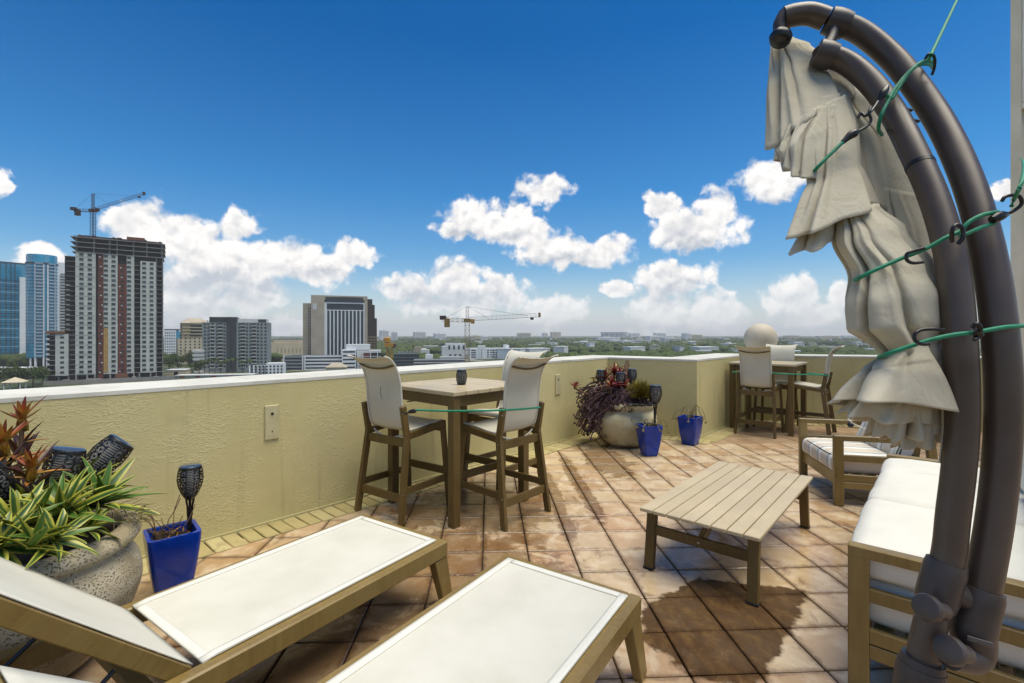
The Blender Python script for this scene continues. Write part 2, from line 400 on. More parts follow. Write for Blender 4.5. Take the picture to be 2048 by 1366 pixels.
mat('collar', rough=0.42, fn=mottled((0.042, 0.033, 0.030), (0.062, 0.050, 0.046), 8, 0.05, 400, 0.001))
mat('black', (0.008, 0.008, 0.009), 0.35)
mat('blackmat', (0.012, 0.011, 0.011), 0.7)
mat('cord', rough=0.55, fn=mottled((0.0, 0.17, 0.085), (0.004, 0.27, 0.14), 60, 0.5, 700, 0.002))
mat('steel', (0.5, 0.5, 0.5), 0.3, 1.0)
mat('solar', (0.05, 0.07, 0.10), 0.12, 0.0, coat=1.0)
mat('frost', (0.55, 0.55, 0.53), 0.5)
mat('blue', rough=0.22, coat=0.3, spec=0.35, fn=mottled((0.0, 0.022, 0.22), (0.0, 0.048, 0.42), 4, 0.12, 12, 0.004, detail=7))
mat('urn', rough=0.9, fn=f_urn, spec=0.2)
mat('urn_smooth', rough=0.85, fn=f_urn_smooth, spec=0.25)
mat('soil', rough=0.95, fn=mottled((0.016, 0.010, 0.006), (0.06, 0.042, 0.026), 40, 0.8, 60, 0.02))
mat('agave', rough=0.38, fn=leafmat([(0.0, (0.030, 0.075, 0.012)), (0.42, (0.050, 0.110, 0.016)), (0.56, (0.36, 0.36, 0.045)), (1.0, (0.44, 0.42, 0.07))]))
mat('agave_green', rough=0.40, fn=leafmat([(0.0, (0.075, 0.165, 0.020)), (0.62, (0.05, 0.13, 0.018)), (0.80, (0.24, 0.27, 0.04)), (1.0, (0.30, 0.31, 0.06))]))
mat('brom_red', rough=0.40, fn=leaftip((0.34, 0.13, 0.010), (0.25, 0.055, 0.010), (0.11, 0.014, 0.008)))
mat('brom_orange', rough=0.42, fn=leaftip((0.16, 0.12, 0.015), (0.40, 0.19, 0.02), (0.28, 0.07, 0.012)))
mat('brom_dark', rough=0.45, fn=leaftip((0.06, 0.03, 0.012), (0.055, 0.016, 0.010), (0.03, 0.008, 0.008)))
mat('crimson', rough=0.35, fn=leaftip((0.10, 0.02, 0.012), (0.20, 0.012, 0.012), (0.12, 0.006, 0.012)))
mat('yellow_leaf', rough=0.45, fn=leaftip((0.30, 0.26, 0.06), (0.50, 0.40, 0.10), (0.42, 0.30, 0.06)))
mat('purple', rough=0.5, fn=mottled((0.018, 0.007, 0.010), (0.14, 0.075, 0.085), 22, world=True))
mat('needle', rough=0.55, fn=leaftip((0.05, 0.045, 0.008), (0.17, 0.14, 0.015), (0.24, 0.19, 0.02)))
mat('twig', rough=0.8, fn=mottled((0.06, 0.032, 0.016), (0.16, 0.10, 0.05), 30))
mat('stalk', rough=0.7, fn=mottled((0.12, 0.10, 0.03), (0.27, 0.21, 0.08), 25))
mat('globe', rough=0.6, fn=mottled((0.50, 0.44, 0.33), (0.58, 0.52, 0.41), 4))

# ------------------------------------------------------------------ mesh helpers


class MB:
    """collects shapes and links them as ONE mesh object"""
    def __init__(s): s.v = []; s.f = []; s.uv = {}; s.mi = {}
    def add(s, vs, fs, uvs=None, mi=0):
        o = len(s.v); s.v.extend([tuple(v) for v in vs])
        for k, f in enumerate(fs):
            if mi: s.mi[len(s.f)] = mi
            if uvs is not None: s.uv[len(s.f)] = [uvs[i] for i in f]
            s.f.append([i + o for i in f])
        return s
    def cbox(s, c, size, ch=0.0, M=None, mi=0):
        hx, hy, hz = size[0] / 2, size[1] / 2, size[2] / 2; c = Vector(c)
        ch = min(ch, hx * 0.9, hy * 0.9, hz * 0.9)
        vs = []; fs = []
        if ch <= 0:
            for x in (-1, 1):
                for y in (-1, 1):
                    for z in (-1, 1): vs.append(Vector((x * hx, y * hy, z * hz)))
            fs = [(0, 1, 3, 2), (4, 6, 7, 5), (0, 4, 5, 1), (2, 3, 7, 6), (0, 2, 6, 4), (1, 5, 7, 3)]
        else:
            idx = {}
            for x in (-1, 1):
                for y in (-1, 1):
                    for z in (-1, 1):
                        for a in range(3):
                            p = [x * (hx - ch), y * (hy - ch), z * (hz - ch)]
                            p[a] = (x * hx, y * hy, z * hz)[a]
                            idx[(x, y, z, a)] = len(vs); vs.append(Vector(p))
            q = [(-1, -1), (1, -1), (1, 1), (-1, 1)]
            for a in range(3):
                for sg in (-1, 1):
                    loop = []
                    for u, v in q:
                        k = [0, 0, 0]; k[a] = sg; k[(a + 1) % 3] = u; k[(a + 2) % 3] = v
                        loop.append(idx[(k[0], k[1], k[2], a)])
                    fs.append(loop if sg > 0 else loop[::-1])
            for a in range(3):
                b_, c_ = (a + 1) % 3, (a + 2) % 3
                for u in (-1, 1):
                    for v in (-1, 1):
                        k0 = [0, 0, 0]; k0[b_] = u; k0[c_] = v
                        k1 = list(k0); k0[a] = -1; k1[a] = 1
                        l = [idx[(*k0, b_)], idx[(*k1, b_)], idx[(*k1, c_)], idx[(*k0, c_)]]
                        fs.append(l if u * v < 0 else l[::-1])
            for x in (-1, 1):
                for y in (-1, 1):
                    for z in (-1, 1):
                        l = [idx[(x, y, z, 0)], idx[(x, y, z, 1)], idx[(x, y, z, 2)]]
                        fs.append(l if x * y * z > 0 else l[::-1])
        vs = [(M @ v if M else v) + c for v in vs]
        return s.add(vs, fs, mi=mi)
    def bar(s, p0, p1, w_, h_, ch=0.003, up=(0, 0, 1), taper=1.0):
        """beam from p0 to p1, w_ across and h_ along `up`"""
        p0 = Vector(p0); p1 = Vector(p1); d = p1 - p0; L = d.length; z = d.normalized()
        u = Vector(up); u = u - z * u.dot(z)
        if u.length < 1e-4: u = Vector((0, 1, 0)) - z * z.y
        y = u.normalized(); x = y.cross(z); M = Matrix((x, y, z)).transposed()
        n0 = len(s.v); s.cbox((p0 + p1) / 2, (w_, h_, L), ch, M)
        if taper != 1.0:
            for i in range(n0, len(s.v)):
                v = Vector(s.v[i]); k = (v - p0).dot(z) / L; ax = p0 + z * (v - p0).dot(z)
                s.v[i] = tuple(ax + (v - ax) * (1 + (taper - 1) * k))
        return s
    def tube(s, path, r, n=12, cap=True, ends=None):
        path = [Vector(p) for p in path]; m = len(path); rs = r if isinstance(r, (list, tuple)) else [r] * m
        vs = []; T = []
        for i in range(m):
            d = path[min(i + 1, m - 1)] - path[max(i - 1, 0)]; T.append(d.normalized())
        u = T[0].orthogonal().normalized()
        for i in range(m):
            u = (u - T[i] * u.dot(T[i])).normalized(); v = T[i].cross(u)
            for k in range(n):
                a = 2 * pi * k / n; vs.append(path[i] + (u * cos(a) + v * sin(a)) * rs[i])
        fs = [[i * n + k, i * n + (k + 1) % n, (i + 1) * n + (k + 1) % n, (i + 1) * n + k] for i in range(m - 1) for k in range(n)]
        if cap: fs.append(list(range(n))[::-1]); fs.append([(m - 1) * n + k for k in range(n)])
        return s.add(vs, fs)
    def lathe(s, prof, n=32, c=(0, 0, 0), M=None, closed=False):
        c = Vector(c); vs = []
        for (r, z) in prof:
            for k in range(n):
                a = 2 * pi * k / n; p = Vector((r * cos(a), r * sin(a), z)); vs.append((M @ p if M else p) + c)
        m = len(prof)
        fs = [[i * n + k, i * n + (k + 1) % n, (i + 1) * n + (k + 1) % n, (i + 1) * n + k] for i in range(m - 1) for k in range(n)]
        if prof[0][0] > 1e-4 and not closed: fs.append(list(range(n))[::-1])
        if prof[-1][0] > 1e-4 and not closed: fs.append([(m - 1) * n + k for k in range(n)])
        return s.add(vs, fs)
    def prism(s, poly, z0, z1):
        n = len(poly)
        vs = [(p[0], p[1], z0) for p in poly] + [(p[0], p[1], z1) for p in poly]
        fs = [[i, (i + 1) % n, n + (i + 1) % n, n + i] for i in range(n)] + [list(range(n))[::-1], [n + i for i in range(n)]]
        return s.add(vs, fs)
    def grid(s, fn, nu, nv, wrap=False, uv=False):
        vs = [fn(i / nu, j / nv) for j in range(nv + 1) for i in range(nu + (0 if wrap else 1))]
        W_ = nu if wrap else nu + 1
        fs = [[j * W_ + i, j * W_ + (i + 1) % W_, (j + 1) * W_ + (i + 1) % W_, (j + 1) * W_ + i] for j in range(nv) for i in range(nu)]
        uvs = [(i / nu, j / nv) for j in range(nv + 1) for i in range(nu + (0 if wrap else 1))] if uv else None
        return s.add(vs, fs, uvs)
    def mesh(s, name, smooth=None):
        me = bpy.data.meshes.new(name); me.from_pydata(s.v, [], s.f)
        if s.uv:
            ul = me.uv_layers.new(name='UVMap')
            for pi_, p in enumerate(me.polygons):
                if pi_ in s.uv:
                    for k, li in enumerate(p.loop_indices): ul.data[li].uv = s.uv[pi_][k]
        for k, v in s.mi.items(): me.polygons[k].material_index = v
        me.update()
        if smooth is not None:
            me.polygons.foreach_set('use_smooth', [True] * len(me.polygons))
            me.set_sharp_from_angle(angle=radians(smooth))
        return me
    def build(s, name, m, parent=None, smooth=None, solid=0.0):
        me = s.mesh(name, smooth)
        for q in (m if isinstance(m, (list, tuple)) else [m]): me.materials.append(MATS[q])
        o = bpy.data.objects.new(name, me); COL.objects.link(o); o.parent = parent
        if solid:
            md = o.modifiers.new('thickness', 'SOLIDIFY'); md.thickness = solid; md.offset = 0
        return o


def ob(name, me, parent=None, loc=None, rot=None, scale=None):
    o = bpy.data.objects.new(name, me); COL.objects.link(o); o.parent = parent
    if loc is not None: o.location = loc
    if rot is not None: o.rotation_euler = rot
    if scale is not None: o.scale = scale
    return o


def tag(o, label, cat, group=None):
    o['label'] = label; o['category'] = cat
    if group: o['group'] = group
    return o


def struct(o): o['kind'] = 'structure'; return o
def stuff(o): o['kind'] = 'stuff'; return o


def empty(name, loc=(0, 0, 0), rz=0.0, label=None, cat=None, group=None):
    o = bpy.data.objects.new(name, None); COL.objects.link(o); o.location = loc; o.rotation_euler = (0, 0, rz); o.empty_display_size = 0.1
    if label: tag(o, label, cat, group)
    return o


def copy_tree(o, parent=None):
    c = o.copy(); COL.objects.link(c); c.parent = parent
    for ch in list(o.children): copy_tree(ch, c)
    return c


def catmull(pts, n=8):
    pts = [Vector(p) for p in pts]; q = [pts[0] * 2 - pts[1]] + pts + [pts[-1] * 2 - pts[-2]]; out = []
    for i in range(1, len(q) - 2):
        for k in range(n):
            t = k / n; a, b, c, d = q[i - 1], q[i], q[i + 1], q[i + 2]
            out.append(0.5 * ((2 * b) + (c - a) * t + (2 * a - 5 * b + 4 * c - d) * t * t + (3 * b - a - 3 * c + d) * t ** 3))
    out.append(pts[-1]); return out


def interp(tab, x):
    if x <= tab[0][0]: return tab[0][1]
    for (a, u), (b, v) in zip(tab, tab[1:]):
        if x <= b: return u + (v - u) * (x - a) / (b - a)
    return tab[-1][1]


def fbm(p, o=4): return mnoise.fractal(Vector(p), 1.0, 2.0, o)

# ------------------------------------------------------------------ terrace: slab, tiles, parapet
GROUND = -27.5
IN = [Vector(p) for p in ((-6.6, -0.81, 0), (1.93, 7.72, 0), (3.05, 6.91, 0), (4.61, 8.48, 0), (9.6, 6.62, 0))]


def offset_line(pts, d):
    out = []
    for i, p in enumerate(pts):
        ns = []
        for a, b in ((i - 1, i), (i, i + 1)):
            if 0 <= a and b < len(pts):
                e = (pts[b] - pts[a]).normalized(); ns.append(Vector((-e.y, e.x, 0)))
        n = sum(ns, Vector()).normalized(); out.append(p + n * d / n.dot(ns[0]))
    return out


OUT = offset_line(IN, 0.62)
slab_poly = [*OUT, Vector((9.6, -4, 0)), Vector((-6.6, -4, 0))]
struct(MB().prism(slab_poly, GROUND, -0.020).build('terrace_floor', 'grout'))
floor = bpy.data.objects['terrace_floor']

PITCH = 0.32; TS = 0.3115
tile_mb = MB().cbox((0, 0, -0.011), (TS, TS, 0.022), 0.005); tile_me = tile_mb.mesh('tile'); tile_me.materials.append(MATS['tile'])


def wall_gap(p):
    """distance from the parapet's inner face (room side positive)"""
    best = 9
    for a, b in zip(IN, IN[1:]):
        e = b - a; t = max(0, min(1, (p - a).dot(e) / e.length_squared)); q = a + e * t
        best = min(best, (p - q).length)
    inside = (p.y - p.x < 5.79) and not (p.x + p.y * 1.38 > 12.58 and p.y - p.x > 3.87) and (p.y < 8.48 - 0.3727 * (p.x - 4.61) or p.x < 3.05)
    return best if inside else -best


cells = []
for i in range(-21, 29):
    for j in range(-14, 17):
        p = Vector((0.275 + (i + 0.5) * PITCH, 3.42 + (j + 0.5) * PITCH, 0))
        if wall_gap(p) < 0.10 or p.y < -0.9: continue
        area = 0
        if p.y > 0.55:
            x, y, zc = proj(p)
            if -60 < x < 2100 and y < 1440: area = 1 / zc ** 3
        cells.append((area, p))
cells.sort(key=lambda c: -c[0])
rest = MB()
for k, (area, p) in enumerate(cells):
    dz = random.uniform(-0.0018, 0.0018); rot = (random.uniform(-.004, .004), random.uniform(-.004, .004), random.choice((0, 1, 2, 3)) * pi / 2 + random.uniform(-.006, .006))
    if area > 0 and k < 300:
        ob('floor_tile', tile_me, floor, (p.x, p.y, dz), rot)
    else:
        rest.cbox((p.x, p.y, -0.011 + dz), (TS, TS, 0.022), 0.005, Euler(rot).to_matrix())
mat('tile_far', rough=0.45, fn=mottled((0.27, 0.155, 0.08), (0.48, 0.35, 0.21), 3.1, 0.4, 40, 0.005, world=True, detail=7))
o = rest.build('floor_tile_field', 'tile_far', floor); stuff(o)

# border of narrow painted paving bricks at the foot of the parapet
BW = 0.27; bp = 0.112
brick_me = MB().cbox((0, 0, 0), (bp - 0.010, BW, 0.05), 0.006).mesh('border_brick'); brick_me.materials.append(MATS['border'])
for a, b, s0, s1 in ((IN[0], IN[1], 3.2, -0.27), (IN[1], IN[2], 0.25, 0.10), (IN[2], IN[3], -0.02, -0.10), (IN[3], IN[4], 0.14, -2.4)):
    e = (b - a); L = e.length; e.normalize(); n = Vector((e.y, -e.x, 0)); s = s0
    while s < L + s1:
        c = a + e * (s + bp / 2) + n * (BW / 2 + 0.006)
        ob('border_brick', brick_me, floor, (c.x, c.y, -0.012 + random.uniform(-.002, .002)), (random.uniform(-.008, .008), random.uniform(-.006, .006), atan2(e.y, e.x) + random.uniform(-.012, .012)))
        s += bp

par = empty('parapet_wall', (0, 0, 0), 0, 'yellow stucco parapet wall with white top running round the terrace', 'wall')
PH = 1.173
mat('cove', rough=0.8, fn=mottled((0.40, 0.35, 0.16), (0.50, 0.45, 0.24), 5, 0.3, 60, 0.004, world=True))
IN2 = offset_line(IN, -0.004); CV = offset_line(IN, -0.016)
for k in range(4):
    MB().prism([IN[k], IN[k + 1], OUT[k + 1], OUT[k]], -0.019, PH - 0.026).build('wall_segment', 'stucco', par)
    MB().prism([IN2[k], IN2[k + 1], OUT[k + 1], OUT[k]], PH - 0.026, PH).build('coping', 'coping', par)
    MB().prism([CV[k], CV[k + 1], IN[k + 1] + (OUT[k + 1] - IN[k + 1]) * 0.01, IN[k] + (OUT[k] - IN[k]) * 0.01], -0.018, 0.028).build('skirting', 'cove', par)


def on_wall(px, py, a=IN[0], b=IN[1]):
    d = at(px, py, 1.0) - Vector((0, 0, HC)); e = (b - a).normalized(); n = Vector((e.y, -e.x, 0))
    t = (a - Vector((0, 0, HC))).dot(n) / d.dot(n)
    return Vector((0, 0, HC)) + d * t, e, n


mat('plate', rough=0.6, fn=mottled((0.46, 0.41, 0.21), (0.54, 0.49, 0.29), 12, 0.2, 80, 0.002))
for (x0, y0, x1, y1, hx, hy) in ((529, 812, 557, 876, 543, 827), (1110, 750, 1120, 788, 1115, 759), (897, 795, 903, 828, 900, 808)):
    c, e, n = on_wall((x0 + x1) / 2, (y0 + y1) / 2); pl, _, _ = on_wall(x0, y0); pr, _, _ = on_wall(x1, y1)
    wdt = abs((pr - pl).dot(e)); hgt = abs(pl.z - pr.z)
    M = Matrix((e, n, Vector((0, 0, 1)))).transposed()
    o = MB().cbox(c + n * 0.008, (wdt, 0.016, hgt), 0.004, M).build('cover_plate', 'plate', par)
    h, _, _ = on_wall(hx, hy)
    hole = MB().lathe([(0.0, 0), (0.011, 0), (0.011, 0.004), (0.0, 0.004)], 14, h + n * 0.016, Matrix((e, Vector((0, 0, 1)), n)).transposed())
    hole.build('hole', 'blackmat', o)
    h2, _, _ = on_wall((x0 + x1) / 2, y1 - (y1 - y0) * 0.22)
    MB().lathe([(0.0, 0), (0.005, 0), (0.005, 0.003), (0.0, 0.003)], 10, h2 + n * 0.016, Matrix((e, Vector((0, 0, 1)), n)).transposed()).build('screw', 'blackmat', o)

# globe on the far corner of the parapet
gp = at(1521, 678, 8.95)
g = empty('globe_finial', (gp.x, gp.y, PH), 0, 'pale stone globe standing on the far corner of the parapet', 'globe')
MB().lathe([(0.0, 0.0), (0.12, 0.0), (0.12, 0.012), (0.09, 0.03), (0, 0.03)], 32).build('base', 'globe', g, 40)
MB().lathe([(max(1e-5, 0.285 * sin(pi * k / 24)), 0.29 - 0.285 * cos(pi * k / 24)) for k in range(25)], 48).build('ball', 'globe', g, 60)

# the corner of the building that rises beside the terrace
bl = empty('building_corner', (0, 0, 0), 0, 'tall beige rendered corner of the building at the right edge', 'building')
b0 = at(2021, 668, 5.6); b0.z = 0
mat('render', rough=0.8, fn=mottled((0.44, 0.42, 0.33), (0.54, 0.52, 0.43), 2.5, 0.3, 60, 0.004, world=True))
MB().prism([b0, b0 + Vector((0.135, 0, 0)), b0 + Vector((0.13, 0.1, 0))], -0.018, 7.4).build('pilaster', 'render', bl)
MB().prism([b0 + Vector((0.135, 0.06, 0)), b0 + Vector((2.4, 0.06, 0)), b0 + Vector((2.4, 0.9, 0)), b0 + Vector((1.05, 0.9, 0))], -0.018, 7.4).build('wall', 'render', bl)
mat('winglass', (0.02, 0.03, 0.035), 0.06, spec=0.6)
sh = MB().cbox(b0 + Vector((0.75, 0.045, 5.25)), (1.1, 0.03, 2.0), 0.004).build('window', 'winglass', bl)
fm = MB()
for z in (4.22, 6.28): fm.cbox(b0 + Vector((0.75, 0.035, z)), (1.22, 0.07, 0.07), 0.005)
for x in (0.18, 1.33): fm.cbox(b0 + Vector((x, 0.035, 5.25)), (0.07, 0.07, 1.98), 0.005)
fm.build('window_frame', 'coping', sh)

# ------------------------------------------------------------------ furniture


def pillow(sx, sy, sz, r, puff=0.02, wr=0.004, n=(22, 16, 6), seed=0, sag=0.0):
    """soft cushion: rounded box, domed faces, wrinkles"""
    mb = MB(); hx, hy, hz = sx / 2, sy / 2, sz / 2
    def shape(p):
        x, y, z = p
        q = Vector((max(-hx + r, min(hx - r, x)), max(-hy + r, min(hy - r, y)), max(-hz + r, min(hz - r, z))))
        d = Vector(p) - q
        if d.length > 1e-6: d = d.normalized() * r
        v = q + d
        fx, fy, fz = x / hx, y / hy, z / hz
        v.z += fz * puff * (1 - fx ** 4) * (1 - fy ** 4) - sag * (1 - fx * fx)
        v.y += fy * puff * 0.6 * (1 - fx ** 4) * (1 - fz * fz)
        v.x += fx * puff * 0.5 * (1 - fy ** 4) * (1 - fz * fz)
        e = fbm((v.x * 6 + seed * 7.1, v.y * 6, v.z * 9 + seed), 4) * wr + fbm((v.x * 3, v.y * 22 + seed, v.z * 3), 2) * wr * 0.5
        return v + d.normalized() * e if d.length > 1e-6 else v + Vector((0, 0, e * (1 if fz > 0 else -1)))
    nx, ny, nz = n
    for ax, (na, nb) in enumerate(((ny, nz), (nz, nx), (nx, ny))):
        for sg in (-1, 1):
            def fn(u, v, ax=ax, sg=sg):
                p = [0, 0, 0]; h = (hx, hy, hz)
                p[ax] = sg * h[ax]; p[(ax + 1) % 3] = (2 * (u if sg > 0 else 1 - u) - 1) * h[(ax + 1) % 3]; p[(ax + 2) % 3] = (2 * v - 1) * h[(ax + 2) % 3]
                return shape(p)
            mb.grid(fn, na, nb)
    return mb


def weld(o, d=0.0006):
    bm = bmesh.new(); bm.from_mesh(o.data); bmesh.ops.remove_doubles(bm, verts=bm.verts, dist=d)
    bmesh.ops.recalc_face_normals(bm, faces=bm.faces); bm.to_mesh(o.data); bm.free()
    o.data.polygons.foreach_set('use_smooth', [True] * len(o.data.polygons)); return o


# bar tables ---------------------------------------------------------------
TH = 1.09


def make_bar_table():
    r = empty('bar_table')
    S = 0.96; lc = 0.425
    for sx in (-1, 1):
        for sy in (-1, 1): MB().bar((sx * lc, sy * lc, 0), (sx * lc, sy * lc, TH - 0.035), 0.075, 0.075, 0.004).build('leg', 'wood', r)
    for sx in (-1, 1): MB().bar((sx * lc, -lc + 0.04, TH - 0.085), (sx * lc, lc - 0.04, TH - 0.085), 0.024, 0.085, 0.003).build('apron', 'wood', r)
    for sy in (-1, 1): MB().bar((-lc + 0.04, sy * lc, TH - 0.085), (lc - 0.04, sy * lc, TH - 0.085), 0.024, 0.085, 0.003).build('apron', 'wood', r)
    n = 7; p = S / n
    for k in range(n):
        x = -S / 2 + (k + 0.5) * p
        MB().cbox((x, 0, TH - 0.0175), (p - 0.005, S, 0.034), 0.004).build('top_slat', 'wood_top_glare', r)
    for y in (-0.2, 0.2): MB().cbox((0, y, TH - 0.05), (S - 0.16, 0.05, 0.03), 0.002).build('cross_rail', 'wood', r)
    return r


t1 = make_bar_table(); t1.location = (-0.28, 4.476, 0); t1.rotation_euler.z = radians(45)
tag(t1, 'tall square brown slatted table beside the left parapet with a black lantern on it', 'table', 'bar tables')
t2 = copy_tree(t1); t2.location = (4.59, 7.69, 0); t2.rotation_euler.z = radians(45)
tag(t2, 'tall square brown slatted table in the far corner below the stone globe', 'table', 'bar tables')


def make_bar_chair():
    """faces +y"""
    r = empty('bar_chair')
    w_ = 0.245
    for s in (-1, 1):
        b = MB(); b.bar((s * (w_ + 0.035), -0.315, 0), (s * w_, -0.225, 0.70), 0.034, 0.058, 0.004, (0, 1, 0))
        b.bar((s * w_, -0.222, 0.69), (s * w_, -0.268, 0.955), 0.034, 0.055, 0.004, (0, 1, 0)); b.build('rear_leg', 'wood', r)
        MB().bar((s * (w_ + 0.02), 0.27, 0), (s * (w_ - 0.01), 0.215, 0.735), 0.034, 0.052, 0.004, (0, 1, 0)).build('front_leg', 'wood', r)
        MB().bar((s * w_, -0.20, 0.70), (s * w_, 0.235, 0.745), 0.030, 0.058, 0.004).build('seat_rail', 'wood', r)
        MB().bar((s * (w_ + 0.016), -0.275, 0.255), (s * (w_ + 0.01), 0.245, 0.255), 0.022, 0.058, 0.003).build('side_stretcher', 'wood', r)
        for z, y in ((0.90, -0.29), (0.66, -0.245), (0.24, -0.312)):
            MB().lathe([(0, 0), (0.0065, 0), (0.006, 0.003), (0, 0.004)], 10, (s * (w_ + 0.017 + (0.024 if z < 0.3 else 0)), y + 0.012, z), Matrix.Rotation(s * pi / 2, 3, 'Y')).build('bolt', 'steel', r)
    MB().bar((-w_, -0.232, 0.645), (w_, -0.232, 0.645), 0.024, 0.07, 0.003).build('rear_rail', 'wood', r)
    MB().bar((-w_, 0.222, 0.70), (w_, 0.222, 0.70), 0.024, 0.06, 0.003).build('front_rail', 'wood', r)
    MB().bar((-w_ - 0.02, -0.288, 0.20), (w_ + 0.02, -0.288, 0.20), 0.022, 0.068, 0.003).build('rear_stretcher', 'wood', r)
    MB().bar((-w_ - 0.01, 0.25, 0.31), (w_ + 0.01, 0.25, 0.31), 0.024, 0.068, 0.003).build('foot_rest', 'wood', r)
    prof = catmull([(0, 0.24, 0.748), (0, 0.205, 0.772), (0, 0.05, 0.762), (0, -0.10, 0.742), (0, -0.185, 0.745), (0, -0.225, 0.80), (0, -0.25, 0.93), (0, -0.262, 1.08),
                    (0, -0.285, 1.20), (0, -0.325, 1.285), (0, -0.385, 1.345), (0, -0.45, 1.37)], 5)
    m = len(prof) - 1; hw = 0.218
    def sl(u, v):
        p = prof[min(m, int(round(v * m)))]; x = (2 * u - 1)
        sag = 0.014 * (1 - x * x) * sin(pi * min(1, v * 1.15)) if v < 0.86 else 0
        flare = 1.0 + 0.10 * max(0, v - 0.8) / 0.2
        n = Vector((0, -0.25, -0.6)).normalized() if v < 0.35 else Vector((0, -1, 0))
        return Vector((x * hw * flare, p.y, p.z - (0.020 * (1 - x * x) * max(0, (v - 0.85) / 0.15)))) + n * sag
    s1 = MB().grid(sl, 12, m).build('sling', 'sling_chair', r, 60, 0.003)
    for s in (-1, 1):
        MB().tube([Vector((s * hw * (1.0 + 0.10 * max(0, k / m - 0.8) / 0.2), p.y, p.z)) for k, p in enumerate(prof)], 0.009, 8).build('side_tube', 'piping', r, 50)
    bar = [Vector((x * hw * 1.02, -0.335 - 0.012 * (1 - x * x), 1.296 - 0.034 * (1 - x * x))) for x in [k / 8 - 1 for k in range(17)]]
    MB().tube(bar, 0.009, 8).build('head_bar', 'wood', r, 50)
    bar = [Vector((x * 0.2, -0.20 - 0.02 * (1 - x * x), 0.715 - 0.05 * (1 - x * x))) for x in [k / 8 - 1 for k in range(17)]]
    MB().tube(bar, 0.007, 8).build('spreader', 'piping', r, 50)
    return r


ch0 = make_bar_chair()


def put_chair(o, cx, cy, ang, label):
    """(cx, cy): middle of the rear legs; ang: heading in degrees from +x"""
    h = radians(ang); f = Vector((cos(h), sin(h), 0)); p = Vector((cx, cy, 0)) + f * 0.315
    o.location = p; o.rotation_euler.z = h - pi / 2; tag(o, label, 'chair', 'tall sling chairs at the bar tables')


put_chair(ch0, -0.93, 4.096, 52, 'tall white sling chair nearest the left parapet, at the near bar table')
for a in ((0.318, 3.98, 135, 'tall white sling chair at the front right of the near bar table'),
          (0.34, 5.12, 226, 'tall white sling chair behind the near bar table, mostly hidden by another chair'),
          (4.03, 7.11, 46, 'tall white sling chair seen from behind at the far bar table'),
          (5.02, 8.06, 226, 'tall white sling chair behind the far bar table, facing the camera'),
          (5.26, 7.12, 137, 'tall white sling chair seen from the side, right of the far bar table')):
    put_chair(copy_tree(ch0), *a)
MB().tube(catmull([at(762, 772, 4.02), at(761, 782, 4.02), at(763, 797, 4.0)], 4), 0.0022, 6).build('tear', 'blackmat', ch0).matrix_parent_inverse = Matrix.Identity(4)
bpy.context.view_layer.update()
tr = bpy.data.objects['tear']; tr.matrix_parent_inverse = ch0.matrix_world.inverted()
_loc = [tr.matrix_parent_inverse @ v.co for v in tr.data.vertices]
tr.matrix_parent_inverse = Matrix.Identity(4)
for v, q in zip(tr.data.vertices, _loc): v.co = q

# lanterns: barrel shell with a cut-out pattern ------------------------------


def shell(prof, n=104, rows=40, r0=0.0):
    """barrel with openings: slots on the flanks, scrolls between them"""
    mb = MB(); zs = [k / rows for k in range(rows + 1)]
    vs = []
    for z in zs:
        rr = interp(prof, z)
        for k in range(n): a = 2 * pi * k / n; vs.append((rr * cos(a), rr * sin(a), z))
    fs = []
    for j in range(rows):
        for k in range(n):
            z = (j + 0.5) / rows; ph = (k % 26) / 26.0; keep = True
            if 0.12 < z < 0.93:
                if ph < 0.40: keep = not (0.03 < ph < 0.37 and j % 2 == 0)
                else:
                    u = (ph - 0.36) / 0.64; du = (u - 0.5); q = sqrt((((u * 2) % 1.0) - 0.5) ** 2 + (((z * 6 + (0.5 if u > 0.5 else 0)) % 1.0) - 0.5) ** 2)
                    keep = not (0.20 < q < 0.42)
            if keep: fs.append([j * n + k, j * n + (k + 1) % n, (j + 1) * n + (k + 1) % n, (j + 1) * n + k])
    return mb.add(vs, fs)


def scaled(me_builder, sx, sz):
    for i, v in enumerate(me_builder.v): me_builder.v[i] = (v[0] * sx, v[1] * sx, v[2] * sz)
    return me_builder


BARREL = [(0, 0.34), (0.1, 0.40), (0.3, 0.47), (0.5, 0.5), (0.7, 0.485), (0.9, 0.43), (1.0, 0.40)]
TORCH = [(0, 0.16), (0.08, 0.24), (0.2, 0.34), (0.4, 0.45), (0.6, 0.5), (0.8, 0.475), (1.0, 0.41)]
lp = at(923, 762, 4.36)
lan = empty('table_lantern', (lp.x, lp.y, TH), 0.5, 'small black openwork lantern standing on the near bar table', 'lantern')
scaled(shell(BARREL), 0.098, 0.135).build('shell', 'black', lan, 40, 0.002)
MB().lathe([(0.030, 0.004), (0.036, 0.05), (0.036, 0.11), (0.03, 0.132)], 24).build('diffuser', 'frost', lan, 40)
MB().lathe([(0.0, 0.0), (0.036, 0.0), (0.036, 0.005), (0, 0.005)], 24).build('base', 'black', lan, 40)
MB().lathe([(0.0, 0.139), (0.032, 0.139), (0.040, 0.135), (0.040, 0.130), (0.0, 0.130)], 24).build('solar_cap', 'solar', lan, 40)


